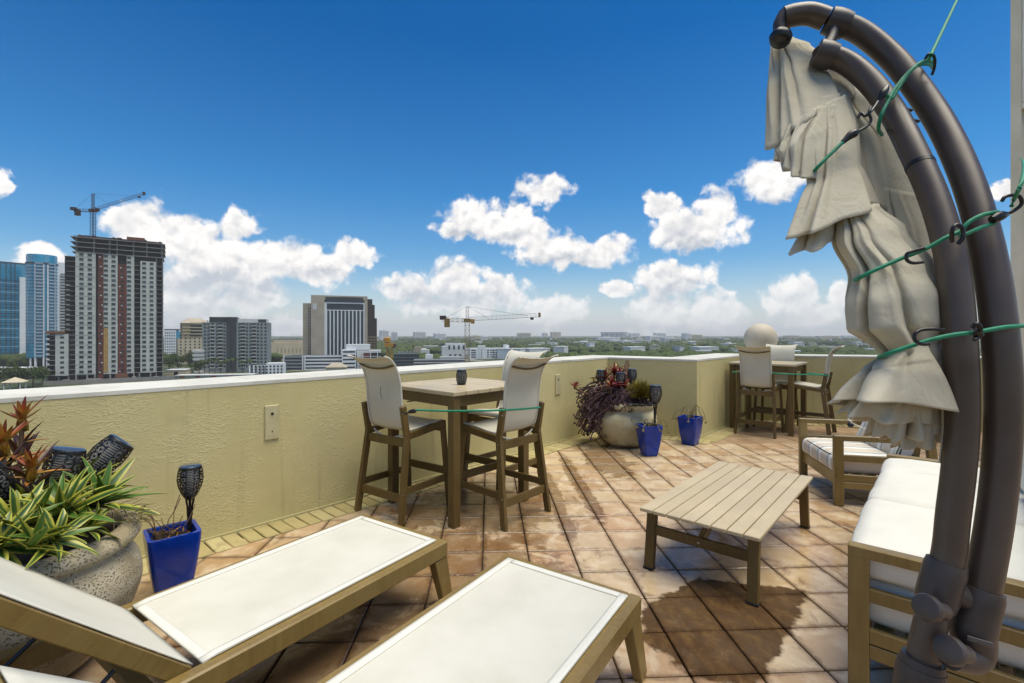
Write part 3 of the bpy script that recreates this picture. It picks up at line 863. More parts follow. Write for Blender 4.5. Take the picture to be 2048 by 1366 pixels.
def make_torch():
    """solar garden torch, head axis along +z, origin at the ground end of its stake"""
    r = empty('solar_torch'); H = 0.20; z0 = 0.20
    s = scaled(shell(TORCH), 0.135, 0.20)
    for i, v in enumerate(s.v): s.v[i] = (v[0], v[1], v[2] + z0)
    s.build('shell', 'black', r, 40, 0.002)
    MB().lathe([(0.012, z0), (0.03, z0 + 0.04), (0.047, z0 + 0.10), (0.045, z0 + 0.19)], 24).build('diffuser', 'frost', r, 40)
    MB().lathe([(0.0, z0 + 0.206), (0.048, z0 + 0.206), (0.057, z0 + 0.200), (0.057, z0 + 0.192), (0.0, z0 + 0.190)], 28).build('solar_cap', 'solar', r, 40)
    for k in range(6):
        a = k * pi / 3; c, d = cos(a), sin(a)
        MB().tube(catmull([(0.012 * c, 0.012 * d, z0 - 0.10), (0.014 * c, 0.014 * d, z0 - 0.05), (0.022 * c, 0.022 * d, z0)], 4), 0.0045, 6).build('rib', 'black', r, 50)
    MB().lathe([(0.0, -0.10), (0.012, -0.04), (0.014, z0 - 0.07), (0.011, z0 - 0.05), (0, z0 - 0.05)], 14).build('stake', 'black', r, 40)
    return r


TORCHES = []
torch0 = make_torch()


def put_torch(base, tilt=(0, 0), scale=1.0, label='', rz=0.0):
    o = torch0 if not TORCHES else copy_tree(torch0)
    o.location = base; o.rotation_euler = (tilt[0], tilt[1], rz); o.scale = (scale,) * 3
    tag(o, label, 'garden torch', 'solar torches in the planters'); TORCHES.append(o)
    return o


# loungers -------------------------------------------------------------------
LA = radians(53.4)


def make_lounger(back=44.5, seat=1.33):
    """local: +y from hinge to foot end; foot end at y = 0"""
    r = empty('sun_lounger'); Wd = 0.745; h = 0.365; L = 1.95; rh = 0.088; rw = 0.058
    for s in (-1, 1):
        MB().bar((s * (Wd / 2 - rw / 2), -L, h - rh / 2), (s * (Wd / 2 - rw / 2), 0, h - rh / 2), rw, rh, 0.007).build('side_rail', 'wood_rail', r)
        b = MB().bar((s * (Wd / 2 - 0.034), -0.052, h - rh), (s * (Wd / 2 - 0.005), 0.045 - 0.05, 0.0), 0.058, 0.10, 0.004, (0, 1, 0), 0.72); b.build('leg', 'wood_rail', r)
        b = MB().bar((s * (Wd / 2 - 0.034), -L + 0.20, h - rh), (s * (Wd / 2 - 0.005), -L + 0.10, 0.0), 0.058, 0.10, 0.004, (0, 1, 0), 0.72); b.build('leg', 'wood_rail', r)
    MB().bar((-Wd / 2 + rw, -0.028, h - rh / 2), (Wd / 2 - rw, -0.028, h - rh / 2), 0.056, rh, 0.006).build('end_rail', 'wood_rail', r)
    MB().bar((-Wd / 2 + rw, -L + 0.03, h - rh / 2), (Wd / 2 - rw, -L + 0.03, h - rh / 2), 0.05, rh, 0.006).build('end_rail', 'wood_rail', r)
    MB().bar((-Wd / 2 + rw, -seat - 0.07, h - rh + 0.01), (Wd / 2 - rw, -seat - 0.07, h - rh + 0.01), 0.06, 0.04, 0.004).build('cross_rail', 'wood_rail', r)
    # seat sling with its doubled hem
    x0 = Wd / 2 - rw + 0.012; y0 = -0.050; y1 = -seat + 0.06
    def sl(u, v):
        x = 2 * u - 1; y = y0 + (y1 - y0) * v
        sag = 0.010 * (1 - x * x) * (1 - abs(2 * v - 1) ** 3)
        return Vector((x * x0, y, h + 0.006 - sag - 0.006 * max(0, v - 0.97) / 0.03))
    MB().grid(sl, 16, 40).build('sling', 'sling', r, 60, 0.004)
    hm = MB(); hw = 0.020
    def hemstrip(ax, a, b, c):
        def fn(u, v):
            if ax == 0: q = sl((a + (b - a) * u), c[0] + (c[1] - c[0]) * v)
            else: q = sl(c[0] + (c[1] - c[0]) * v, a + (b - a) * u)
            return q + Vector((0, 0, 0.0045))
        hm.grid(fn, 3, 24)
    e = 0.055; ev = 0.028
    hemstrip(0, 0.0, e, (0, 1)); hemstrip(0, 1 - e, 1.0, (0, 1)); hemstrip(1, 0.0, ev, (e, 1 - e)); hemstrip(1, 1 - ev, 1.0, (e, 1 - e))
    hm.build('sling_hem', 'hem', r, 60, 0.003)
    # raised backrest
    B = empty('backrest', (0, -seat + 0.035, h - 0.005)); B.parent = r; B.rotation_euler = (radians(-back), 0, 0)
    Bl = 0.80; bw = Wd / 2 - rw - 0.004
    for s in (-1, 1): MB().bar((s * (bw - 0.014), 0.0, -0.030), (s * (bw - 0.014), -Bl, -0.030), 0.028, 0.060, 0.004).build('back_rail', 'wood_rail', B)
    MB().bar((-bw + 0.028, -Bl + 0.02, -0.028), (bw - 0.028, -Bl + 0.02, -0.028), 0.04, 0.05, 0.004).build('top_rail', 'wood_rail', B)
    MB().grid(lambda u, v: Vector(((2 * u - 1) * (bw - 0.004), -0.005 - (Bl - 0.005) * v, 0.006 - 0.012 * (1 - (2 * u - 1) ** 2) * sin(pi * v))), 14, 20).build('back_sling', 'sling', B, 60, 0.004)
    # prop and strut under the backrest
    for s in (-1, 1):
        MB().bar((s * (bw - 0.06), -seat - 0.40, h + 0.20), (s * (bw - 0.06), -L + 0.13, h - rh + 0.02), 0.024, 0.05, 0.003, (0, 1, 0)).build('prop', 'wood_rail', r)
        MB().tube([(s * (bw - 0.03), -seat - 0.18, h + 0.10), (s * (bw - 0.03), -seat - 0.42, h - rh)], 0.008, 8).build('strut', 'black', r)
    MB().bar((-bw + 0.05, -seat - 0.36, h - rh + 0.03), (bw - 0.05, -seat - 0.36, h - rh + 0.03), 0.09, 0.022, 0.004).build('notch_rail', 'wood_rail', r)
    return r


lg = make_lounger()
f = Vector((cos(LA), sin(LA), 0)); side = Vector((f.y, -f.x, 0))
c1 = (Vector((-0.221, 2.768, 0)) + Vector((-0.844, 3.213, 0))) / 2
lg.location = c1; lg.rotation_euler.z = LA - pi / 2
tag(lg, 'white sling sun lounger with raised back, nearer to the left parapet and blue pot', 'sun lounger', 'sun loungers')
lg2 = copy_tree(lg)
for c_ in lg2.children:
    if c_.name.startswith('backrest'): c_.rotation_euler.x = radians(-40)
c2 = (Vector((0.687, 2.149, 0)) + Vector((0.097, 2.578, 0))) / 2
lg2.location = c2; tag(lg2, 'white sling sun lounger at the bottom of the picture, nearest the dark floor patch', 'sun lounger', 'sun loungers')

# coffee table ----------------------------------------------------------------
ct = empty('coffee_table', (1.795, 3.43, 0), radians(45.8), 'low brown coffee table with pale slatted top in the middle of the terrace', 'coffee table')
CL, CW, CH = 1.55, 0.735, 0.405; n = 8; p = CW / n
for k in range(n): MB().cbox((0, -CW / 2 + (k + 0.5) * p, CH - 0.012), (CL, p - 0.007, 0.024), 0.004).build('top_slat', 'wood_top_glare', ct)
for s in (-1, 1):
    for q in (-1, 1):
        MB().bar((s * (CL / 2 - 0.045), q * (CW / 2 - 0.05), 0), (s * (CL / 2 - 0.09), q * (CW / 2 - 0.055), CH - 0.025), 0.045, 0.062, 0.004, (0, 1, 0)).build('leg', 'wood', ct)
        MB().cbox((s * (CL / 2 - 0.045), q * (CW / 2 - 0.05), 0.008), (0.05, 0.066, 0.016), 0.002).build('foot_pad', 'blackmat', ct)
    MB().bar((s * (CL / 2 - 0.075), -CW / 2 + 0.08, 0.255), (s * (CL / 2 - 0.075), CW / 2 - 0.08, 0.255), 0.026, 0.062, 0.003).build('end_stretcher', 'wood', ct)
    MB().bar((s * (CL / 2 - 0.09), 0, 0.245), (s * (CL / 2 - 0.40), 0, CH - 0.03), 0.032, 0.062, 0.003).build('brace', 'wood', ct)
    MB().bar((s * 0.5, -CW / 2 + 0.03, CH - 0.037), (s * 0.5, CW / 2 - 0.03, CH - 0.037), 0.05, 0.024, 0.003).build('cross_rail', 'wood', ct)
    MB().lathe([(0, 0), (0.007, 0), (0.006, 0.003), (0, 0.004)], 10, (s * (CL / 2 - 0.062), 0, 0.255), Matrix.Rotation(s * pi / 2, 3, 'Y')).build('bolt', 'steel', ct)

# armchair --------------------------------------------------------------------


def side_frame(r, y, depth, ah, tilt=0.05, rails=True):
    """arm frame in the plane x (0 = front, depth = back) at offset y"""
    MB().bar((tilt * 0.5, y, 0), (0.02, y, ah - 0.028), 0.052, 0.075, 0.004, (1, 0, 0)).build('front_leg', 'wood_rail', r)
    MB().bar((depth + tilt, y, 0), (depth - 0.01, y, ah - 0.028), 0.052, 0.065, 0.004, (1, 0, 0)).build('rear_leg', 'wood_rail', r)
    MB().bar((-0.018, y, ah - 0.024), (depth + 0.03, y, ah - 0.024), 0.054, 0.048, 0.005).build('arm', 'wood_rail', r)
    MB().bar((0.05, y, ah - 0.205), (depth - 0.02, y, ah - 0.205), 0.030, 0.058, 0.004).build('arm_rail', 'wood_rail', r)
    for k in range(2): MB().bar((0.055, y, 0.255 - 0.066 * k), (depth - 0.01, y, 0.245 - 0.066 * k), 0.030, 0.062, 0.004).build('seat_rail', 'wood_rail', r)


acA = Vector((3.123, 4.156, 0)); acB = Vector((3.404, 5.12, 0)); mid = (acA + acB) / 2; dirn = (acB - acA).normalized(); AW = 0.90
ac = empty('armchair', mid, atan2(dirn.y, dirn.x) - pi / 2, 'brown armchair with green striped white cushions beyond the coffee table', 'armchair')
for y in (-AW / 2, AW / 2): side_frame(ac, y, 0.74, 0.635)
MB().bar((0.03, -AW / 2 + 0.03, 0.222), (0.03, AW / 2 - 0.03, 0.222), 0.030, 0.11, 0.004).build('front_rail', 'wood_rail', ac)
MB().bar((0.70, -AW / 2 + 0.03, 0.24), (0.70, AW / 2 - 0.03, 0.24), 0.030, 0.10, 0.004).build('rear_rail', 'wood_rail', ac)
for k in range(6): MB().cbox((0.10 + k * 0.11, 0, 0.262), (0.07, AW - 0.07, 0.018), 0.003).build('seat_slat', 'wood_rail', ac)
MB().bar((0.66, -AW / 2 + 0.03, 0.80), (0.66, AW / 2 - 0.03, 0.80), 0.03, 0.06, 0.004).build('back_rail', 'wood_rail', ac)
for y in (-0.40, 0.40): MB().bar((0.62, y, 0.25), (0.69, y, 0.83), 0.03, 0.05, 0.004, (1, 0, 0)).build('back_post', 'wood_rail', ac)


def rot_builder(mb, M, c):
    c = Vector(c)
    for i, v in enumerate(mb.v): mb.v[i] = tuple(M @ Vector(v) + c)
    return mb


SW = AW - 0.085
sc_ = weld(pillow(SW, 0.66, 0.165, 0.045, 0.016, 0.004, seed=3).build('seat_cushion', 'stripe', ac)); sc_.rotation_euler.z = pi / 2; sc_.location = (0.325, 0, 0.357)
bc_ = weld(pillow(SW, 0.48, 0.15, 0.05, 0.02, 0.006, seed=5).build('back_cushion', 'stripe', ac)); bc_.rotation_euler = (radians(67), 0, pi / 2 - pi); bc_.location = (0.64, 0, 0.63)
for cu, dx, dy, dz in ((sc_, SW / 2, 0.33, 0.0825),):
    lp_ = []
    for k in range(40):
        a = 2 * pi * k / 40; c, s = cos(a), sin(a)
        lp_.append(Vector((math.copysign(abs(c) ** 0.25, c) * (dx - 0.012), math.copysign(abs(s) ** 0.25, s) * (dy - 0.012), dz - 0.012)))
    lp_.append(lp_[0]); MB().tube(lp_, 0.004, 6).build('piping', 'blackmat', cu)
tie = empty('cushion_tie', at(1700, 850, 4.9), 0, 'thin pale cord with black toggle tied over the far arm of the armchair', 'cord')
bt = at(1700, 850, 4.9)
MB().tube(catmull([at(1696, 838, 5.0) - bt, at(1700, 841, 4.86) - bt, at(1706, 847, 4.85) - bt, at(1730, 858, 4.86) - bt, at(1752, 866, 4.88) - bt], 5), 0.006, 8).build('cord', 'hem', tie, 50)
MB().lathe([(0.0, -0.03), (0.022, -0.02), (0.03, 0.0), (0.02, 0.02), (0, 0.03)], 14, at(1701, 850, 4.86) - bt, Matrix.Rotation(1.1, 3, 'Y')).build('toggle', 'black', tie, 50)

# sofa ------------------------------------------------------------------------
sA = Vector((1.576, 2.01, 0)); SLn = 2.14; sang = radians(45.6)
so_ = empty('sofa', sA + Vector((cos(sang), sin(sang), 0)) * SLn / 2, sang - pi / 2, 'long brown framed sofa with thick stacked white cushions at the right', 'sofa')
for y in (-SLn / 2 + 0.026, SLn / 2 - 0.026): side_frame(so_, y, 0.82, 0.635, 0.04)
MB().bar((0.03, -SLn / 2 + 0.06, 0.222), (0.03, SLn / 2 - 0.06, 0.222), 0.030, 0.11, 0.004).build('front_rail', 'wood_rail', so_)
MB().bar((0.79, -SLn / 2 + 0.06, 0.222), (0.79, SLn / 2 - 0.06, 0.222), 0.030, 0.11, 0.004).build('rear_rail', 'wood_rail', so_)
for k in range(7): MB().cbox((0.10 + k * 0.107, 0, 0.262), (0.07, SLn - 0.12, 0.018), 0.003).build('seat_slat', 'wood_rail', so_)
for z in (0.60, 0.72, 0.82): MB().bar((0.80 + (z - 0.6) * 0.2, -SLn / 2 + 0.06, z), (0.80 + (z - 0.6) * 0.2, SLn / 2 - 0.06, z), 0.026, 0.06, 0.004).build('back_rail', 'wood_rail', so_)
for y in (-SLn / 2 + 0.09, 0, SLn / 2 - 0.09): MB().bar((0.77, y, 0.25), (0.85, y, 0.86), 0.03, 0.05, 0.004, (1, 0, 0)).build('back_post', 'wood_rail', so_)
def cushion_piping(cu, dx, dy, dz, m='hem'):
    for sg in (1, -1):
        q = []
        for k in range(49):
            a = 2 * pi * k / 48; c, s = cos(a), sin(a)
            q.append(Vector((math.copysign(abs(c) ** 0.22, c) * (dx - 0.010), math.copysign(abs(s) ** 0.22, s) * (dy - 0.010), sg * (dz - 0.026))))
        MB().tube(q, 0.0055, 6, cap=False).build('piping', m, cu, 60)


for k, y in enumerate((-0.665, 0.0, 0.665)):
    c = weld(pillow(0.74, 0.655, 0.19, 0.05, 0.014, 0.003, seed=10 + k).build('seat_cushion', 'cushion', so_)); c.location = (0.36, y, 0.368)
for k, (y, sy_, dz, tw) in enumerate(((-0.60, 0.84, 0.0, 0.02), (0.20, 0.80, 0.004, -0.02), (0.82, 0.50, -0.004, 0.03))):
    c = weld(pillow(0.74, sy_ - 0.015, 0.145, 0.045, 0.022, 0.006, n=(24, 22, 8), seed=20 + k).build('loose_cushion', 'cushion', so_)); cushion_piping(c, 0.37, (sy_ - 0.015) / 2, 0.0725); c.location = (0.345, y, 0.542 + dz); c.rotation_euler = (0.0, 0.012 - 0.01 * k, tw)
for k, y in enumerate((-0.70, 0.0, 0.70)):
    c = weld(pillow(0.16, 0.66, 0.46, 0.07, 0.02, 0.010, n=(8, 16, 14), seed=30 + k).build('back_cushion', 'cushion', so_)); c.location = (0.735, y, 0.87); c.rotation_euler = (0, radians(12), 0)

# ------------------------------------------------------------------ planters and plants


def make_pot(name, loc, rz, label, wt=0.26, wb=0.165, h=0.39):
    r = empty(name, loc, rz, label, 'flower pot', 'square blue glazed pots')
    prof = [(wb * 0.86, 0.0), (wb, 0.012), (wb * 1.14, 0.08), (wb * 1.32, 0.17), (wt * 0.93, 0.27), (wt * 0.985, 0.34), (wt, h - 0.012), (wt, h)]
    inn = [(wt * 0.98 - 0.035, h), (wt - 0.046, h - 0.012), (wt - 0.06, h - 0.075)]
    def ring(w_, z, n=6):
        pts = []; rr = min(0.03, w_ * 0.14)
        for q in range(4):
            a0 = q * pi / 2; cxn = (w_ / 2 - rr) * (1 if q in (0, 3) else -1); cyn = (w_ / 2 - rr) * (1 if q in (0, 1) else -1)
            for k in range(n): a = a0 + pi / 2 * k / (n - 1); pts.append((cxn + rr * cos(a), cyn + rr * sin(a), z))
            e0 = pts[-1]
        return pts
    vs = []; n = 24
    for w_, z in prof + inn: vs += ring(w_, z)
    m = len(prof) + len(inn)
    fs = [[i * n + k, i * n + (k + 1) % n, (i + 1) * n + (k + 1) % n, (i + 1) * n + k] for i in range(m - 1) for k in range(n)] + [list(range(n))[::-1]]
    MB().add(vs, fs).build('body', 'blue', r, 50)
    mb = MB(); q = (wt - 0.062) / 2
    mb.grid(lambda u, v: Vector(((2 * u - 1) * q, (2 * v - 1) * q, h - 0.052 + 0.012 * fbm((u * 5 + loc[0], v * 5, 1)))), 14, 14)
    mb.build('soil', 'soil', r, 60)
    return r


def make_urn(loc, label, m, R=0.40, H=0.62, Rb=0.26, bulge=0.45):
    r = empty('stone_urn', loc, 0, label, 'planter', 'large round stone urns')
    prof = [(Rb * 0.94, 0.0), (Rb, 0.015), (Rb + 0.06, 0.06), (bulge * 0.90, 0.20), (bulge * 0.985, 0.31), (bulge, 0.37), (bulge * 0.975, 0.44), (R * 0.985, 0.505), (R * 0.955, 0.525),
            (R * 1.0, 0.535), (R * 1.07, 0.55), (R * 1.10, 0.575), (R * 1.085, 0.60), (R * 1.03, H), (R * 0.95, H + 0.002), (R * 0.90, H - 0.012), (R * 0.88, H - 0.08)]
    pr = [(q.x, q.y) for q in catmull([(a, b, 0) for a, b in prof], 3)]
    o = MB().lathe(pr, 72)
    for i, v in enumerate(o.v):
        d = Vector((v[0], v[1], 0)); k = 1 + 0.012 * fbm((v[0] * 4, v[1] * 4, v[2] * 4 + loc[0])); o.v[i] = (v[0] * k, v[1] * k, v[2])
    o.f = [f for f in o.f if len(f) < 70]
    o.build('body', m, r, 60)
    s = MB(); s.lathe([(R * 0.89, H - 0.06), (R * 0.6, H - 0.045), (R * 0.3, H - 0.03), (0.001, H - 0.025)], 30, closed=True)
    for i, v in enumerate(s.v): s.v[i] = (v[0], v[1], v[2] + 0.015 * fbm((v[0] * 9, v[1] * 9, 2)))
    s.build('soil', 'soil', r, 60)
    return r


def leaf_mesh(name, m, L, Wd, curl, fold=0.25, n=9, tip=1.6, base=0.45, twist=0.0, wave=0.0):
    """leaf along +y from the origin, arching; u across, v along"""
    def fn(u, v):
        x = 2 * u - 1
        wd = Wd * 0.5 * (base + (1 - base) * sin(min(1.0, v * 1.8) * pi / 2)) * (1 - v ** tip) ** 0.75
        a = curl[0] + (curl[1] - curl[0]) * v
        # integrate the arc
        y = 0; z = 0; k = 12
        for i in range(k):
            vv = v * (i + 0.5) / k; aa = curl[0] + (curl[1] - curl[0]) * vv; y += cos(aa) * L * v / k; z += sin(aa) * L * v / k
        lift = fold * wd * abs(x) + wave * sin(v * 9 + x * 1.5) * L * 0.05
        nx = -sin(a); tw = twist * v
        return Vector((x * wd * cos(tw), y - nx * 0 - sin(a) * lift, z + cos(a) * lift + x * wd * sin(tw)))
    me = MB().grid(fn, 4, n, uv=True).mesh(name, 60); me.materials.append(MATS[m]); return me


def rosette(name, loc, leaves, n, e0, e1, label, cat, group, tilt=(0, 0), s=1.0, seed=0, part='leaf'):
    """leaves: list of shared leaf meshes; inner leaves upright (e0), outer ones low (e1)"""
    rd = random.Random(seed); r = empty(name, loc, rd.uniform(0, 6), label, cat, group); r.rotation_euler = (tilt[0], tilt[1], r.rotation_euler.z)
    for k in range(n):
        f_ = k / max(1, n - 1); az_ = k * 2.39996 + rd.uniform(-.2, .2); e = e0 + (e1 - e0) * f_ ** 0.85 + rd.uniform(-.12, .12)
        o = ob(part, leaves[k % len(leaves)], r, (0, 0, 0.02 * (1 - f_)))
        o.rotation_euler = Euler((e, 0, az_), 'XYZ'); q = s * rd.uniform(0.82, 1.08) * (0.72 + 0.28 * f_); o.scale = (q, q, q)
    return r


# near urn with variegated agaves ---------------------------------------------
U1 = Vector((-2.145, 2.29, 0))
make_urn(U1, 'rough pitted stone urn with variegated spiky plants at the left edge', 'urn', R=0.41, H=0.62, Rb=0.25, bulge=0.455)
ag = [leaf_mesh('leaf', 'agave', 0.27, 0.075, (0.15, -0.45), 0.35, wave=.3), leaf_mesh('leaf', 'agave', 0.24, 0.078, (0.1, -0.75), 0.4, twist=.4), leaf_mesh('leaf', 'agave', 0.29, 0.066, (0.1, -0.25), 0.3, twist=-.5),
      leaf_mesh('leaf', 'agave_green', 0.26, 0.058, (0.12, -0.35), 0.35)]
ag2 = [leaf_mesh('leaf', 'agave_green', 0.29, 0.074, (0.1, -0.3), 0.35, twist=.3), leaf_mesh('leaf', 'agave_green', 0.26, 0.070, (0.12, -0.5), 0.4, wave=.3), ag[2]]


def on_urn(px, py, zc): return at(px, py, zc)


AG = [(190, 1015, 2.34, ag2, 24, (0.15, 0.35), 1.12, 'bright green spiky plant leaning over the right rim of the pitted urn'),
      (128, 1035, 2.12, ag, 24, (0.30, 0.15), 1.05, 'yellow edged spiky rosette at the front middle of the pitted urn'),
      (20, 1070, 1.94, ag, 22, (0.45, 0.0), 0.98, 'yellow edged spiky rosette at the front left of the pitted urn'),
      (102, 1085, 1.92, ag, 16, (0.70, 0.2), 0.66, 'small yellow edged rosette hanging over the front rim of the pitted urn'),
      (150, 990, 2.48, ag2, 20, (0.05, 0.15), 1.1, 'bright green spiky plant in front of the two tilted torches'),
      (50, 1020, 2.28, ag, 20, (0.15, -0.1), 1.0, 'dark green yellow edged rosette below the orange flower spikes'),
      (168, 1062, 2.12, ag, 16, (0.60, 0.45), 0.72, 'yellow edged rosette spilling over the right front rim of the pitted urn'),
      (-12, 1102, 1.84, ag, 18, (0.6, -0.1), 0.85, 'yellow edged rosette cut by the left picture edge at the front of the pitted urn'),
      (52, 1100, 1.84, ag, 16, (0.75, 0.1), 0.75, 'yellow edged rosette drooping over the left front rim of the pitted urn'),
      (66, 1060, 2.02, ag, 18, (0.45, 0.05), 0.85, 'yellow edged rosette squeezed between the two front rosettes of the pitted urn')]
for k, (px, py, zc, lv, n, tl, s_, lb) in enumerate(AG):
    rosette('variegated_agave', at(px, py, zc), lv, n, 1.25, 0.05, lb, 'plant', 'plants in the near urn', tl, s_, k + 1)
dry = MB()
rd = random.Random(4)
for k in range(60):
    b_ = at(rd.uniform(215, 285), rd.uniform(1012, 1045), rd.uniform(2.28, 2.46)); d_ = Vector((rd.uniform(.2, 1), rd.uniform(-.6, .5), rd.uniform(-.35, .25))).normalized() * rd.uniform(0.05, 0.13)
    dry.tube([b_, b_ + d_ * 0.5 + Vector((0, 0, .006)), b_ + d_], [0.0022, 0.0018, 0.0006], 4)
o = dry.build('dry_leaf_litter', 'stalk'); tag(o, 'dry brown leaf tips lying along the right rim of the pitted urn', 'dead leaves')

br = [leaf_mesh('bract', 'brom_red', 0.105, 0.030, (0.05, 0.25), 0.5, base=0.6), leaf_mesh('bract', 'brom_orange', 0.10, 0.032, (0.05, 0.45), 0.5, base=0.6), leaf_mesh('bract', 'brom_red', 0.125, 0.022, (0.0, -0.2), 0.5, base=0.6)]
cup = [leaf_mesh('cup_leaf', 'brom_orange', 0.085, 0.045, (0.35, 1.0), 0.8, base=0.75)]
dk = [leaf_mesh('leaf', 'brom_dark', 0.20, 0.030, (0.3, -0.2), 0.5), leaf_mesh('leaf', 'brom_dark', 0.16, 0.034, (0.2, -0.6), 0.5)]
ol = [leaf_mesh('leaf', 'brom_orange', 0.17, 0.045, (0.2, -0.5), 0.5), leaf_mesh('leaf', 'brom_orange', 0.14, 0.04, (0.2, -0.3), 0.5)]


def bromeliad(tip, foot, label, seed, s=1.0, dark=8, tilt=(0, 0)):
    rd = random.Random(seed); r = empty('bromeliad', foot, 0, label, 'bromeliad', 'orange bromeliads in the near urn'); d_ = tip - foot
    MB().tube(catmull([(0, 0, 0), d_ * 0.5 + Vector((.01, 0, 0)), d_ * 0.97], 5), [0.010] * 10 + [0.012], 8).build('stem', 'twig', r, 50)
    for k in range(5):
        o = ob('cup_leaf', cup[0], r, d_ - Vector((0, 0, 0.055 * s))); o.rotation_euler = Euler((0.75, 0, k * 2 * pi / 5), 'XYZ'); o.scale = (s,) * 3
    for k in range(13):
        o = ob('bract', br[k % 3], r, d_ - Vector((0, 0, 0.01))); e = 1.35 - 1.0 * (k / 12) + rd.uniform(-.15, .15)
        o.rotation_euler = Euler((e, tilt[1], k * 2.4 + rd.uniform(-.2, .2)), 'XYZ'); q = s * rd.uniform(0.75, 1.05); o.scale = (q, q, q)
    for k in range(dark):
        o = ob('leaf', dk[k % 2], r, d_ * rd.uniform(0.15, 0.7)); o.rotation_euler = Euler((rd.uniform(0.0, 1.0), 0, k * 2.4), 'XYZ'); q = s * rd.uniform(0.7, 1.1); o.scale = (q, q, q)
    for k in range(4):
        o = ob('leaf', ol[k % 2], r, d_ * rd.uniform(0.5, 0.8)); o.rotation_euler = Euler((rd.uniform(-0.1, 0.5), 0, k * 1.7 + 0.4), 'XYZ'); q = s * rd.uniform(0.6, 0.95); o.scale = (q, q, q)
    return r


bromeliad(at(44, 838, 2.42), at(30, 1000, 2.40), 'tallest red and orange bromeliad flower above the pitted urn', 1, 1.25, 9)
bromeliad(at(62, 935, 2.12), at(55, 1020, 2.15), 'low orange bromeliad flower in front of the left tilted torch', 2, 1.1, 6)
bromeliad(at(5, 885, 2.25), at(0, 1010, 2.25), 'red bromeliad flower cut by the left picture edge', 3, 1.35, 8)

z45 = radians(45)


def torch_at(head, tilt, sc_, label, rz=0.0):
    """place a torch by the middle of its head"""
    ax = Euler((tilt[0], tilt[1], rz)).to_matrix() @ Vector((0, 0, 1)); return put_torch(head - ax * 0.30 * sc_, tilt, sc_, label, rz)


torch_at(at(124, 944, 2.42), (-0.14, 0.20), 1.18, 'black solar torch leaning slightly right above the pitted urn')
torch_at(at(206, 920, 2.60), (-0.50, 0.60), 1.22, 'black solar torch tilted far to the right above the pitted urn')
torch_at(at(-14, 966, 2.05), (0.55, -0.1), 1.0, 'black solar torch with shiny top cut by the left picture edge')

pot1 = Vector((-1.87, 2.93, 0))
make_pot('blue_pot', pot1, radians(40), 'square blue glazed pot with bare twigs and a torch, beside the pitted urn')
put_torch(at(379, 1064, 2.93), (0.02, 0.02), 1.02, 'upright black solar torch in the blue pot with bare twigs', 0.2)
tw = empty('dead_plant', pot1 + Vector((0, 0, 0.34)), 0, 'dry leafless twigs in the blue pot by the pitted urn', 'plant')
rd = random.Random(9)
for k in range(13):
    a = rd.uniform(0, 6.28); b_ = Vector((rd.uniform(-.07, .07), rd.uniform(-.07, .07), 0)); hgt = rd.uniform(0.08, 0.24); pts = [b_]
    for q in range(5): pts.append(pts[-1] + Vector((cos(a) * .02 + rd.uniform(-.02, .02), sin(a) * .02 + rd.uniform(-.02, .02), hgt / 5)))
    MB().tube(catmull(pts, 3), 0.0022 if k > 3 else 0.004, 5).build('twig', 'twig', tw, 50)
for k in range(14):
    o = ob('withered_leaf', ol[k % 2] if k % 3 else dk[0], tw, (rd.uniform(-.08, .08), rd.uniform(-.08, .08), 0.01)); o.rotation_euler = (rd.uniform(-.2, .6), rd.uniform(-.4, .4), rd.uniform(0, 6.3)); o.scale = (rd.uniform(.25, .45),) * 3
MB().lathe([(0.026, 0), (0.030, 0.05), (0.026, 0.05), (0.023, 0.004)], 18, (-0.055, -0.03, 0.0)).build('inner_cup', 'twig', tw, 50)

# far urn -----------------------------------------------------------------------
U2 = Vector((1.90, 6.66, 0))
make_urn(U2, 'smooth cream stone urn with trailing purple succulents in the parapet corner', 'urn_smooth', R=0.385, H=0.62, Rb=0.26, bulge=0.44)
cr = [leaf_mesh('leaf', 'crimson', 0.20, 0.046, (0.2, -0.35), 0.5), leaf_mesh('leaf', 'crimson', 0.17, 0.05, (0.2, -0.6), 0.5), leaf_mesh('leaf', 'brom_red', 0.16, 0.04, (0.2, -0.1), 0.5)]
def stem_to(r, foot, rad=0.012):
    M = Matrix.LocRotScale(r.location, r.rotation_euler, None).inverted(); a = M @ Vector(r.location); b = M @ Vector(foot)
    return MB().tube([a, (a + b) / 2, b], rad, 8).build('stem', 'twig', r)


for k, (px, py, zc, s) in enumerate(((1212, 762, 6.70, 1.25), (1228, 750, 6.80, 1.25), (1222, 774, 6.45, 1.15), (1250, 776, 6.5, 1.15), (1240, 758, 6.70, 1.15))):
    rosette('crimson_bromeliad', at(px, py, zc), cr, 16, 1.35, 0.15, ['crimson bromeliad left of the middle torch in the cream urn', 'crimson bromeliad at the top of the cream urn planting', 'low crimson bromeliad at the front of the cream urn',
            'crimson bromeliad below the right torch in the cream urn', 'crimson bromeliad between the torches in the cream urn'][k], 'bromeliad', 'bromeliads in the far urn', (0.2, 0), s, 30 + k)
    cb = [o for o in bpy.data.objects if o.name.startswith('crimson_bromeliad')]; cb = max(cb, key=lambda o: o.name); q_ = at(px, py, zc)
    if q_.z > 0.61: stem_to(cb, Vector((q_.x, q_.y, 0.58)))
p_ = at(1148, 776, 6.5)
rosette('crimson_bromeliad', p_, cr, 14, 1.3, 0.3, 'crimson bromeliad leaning out at the far left of the cream urn', 'bromeliad', 'bromeliads in the far urn', (0.1, -0.5), 0.85, 40)
stem_to(max([o for o in bpy.data.objects if o.name.startswith('crimson_bromeliad')], key=lambda o: o.name), U2 + Vector((-0.30, -0.05, 0.60)))
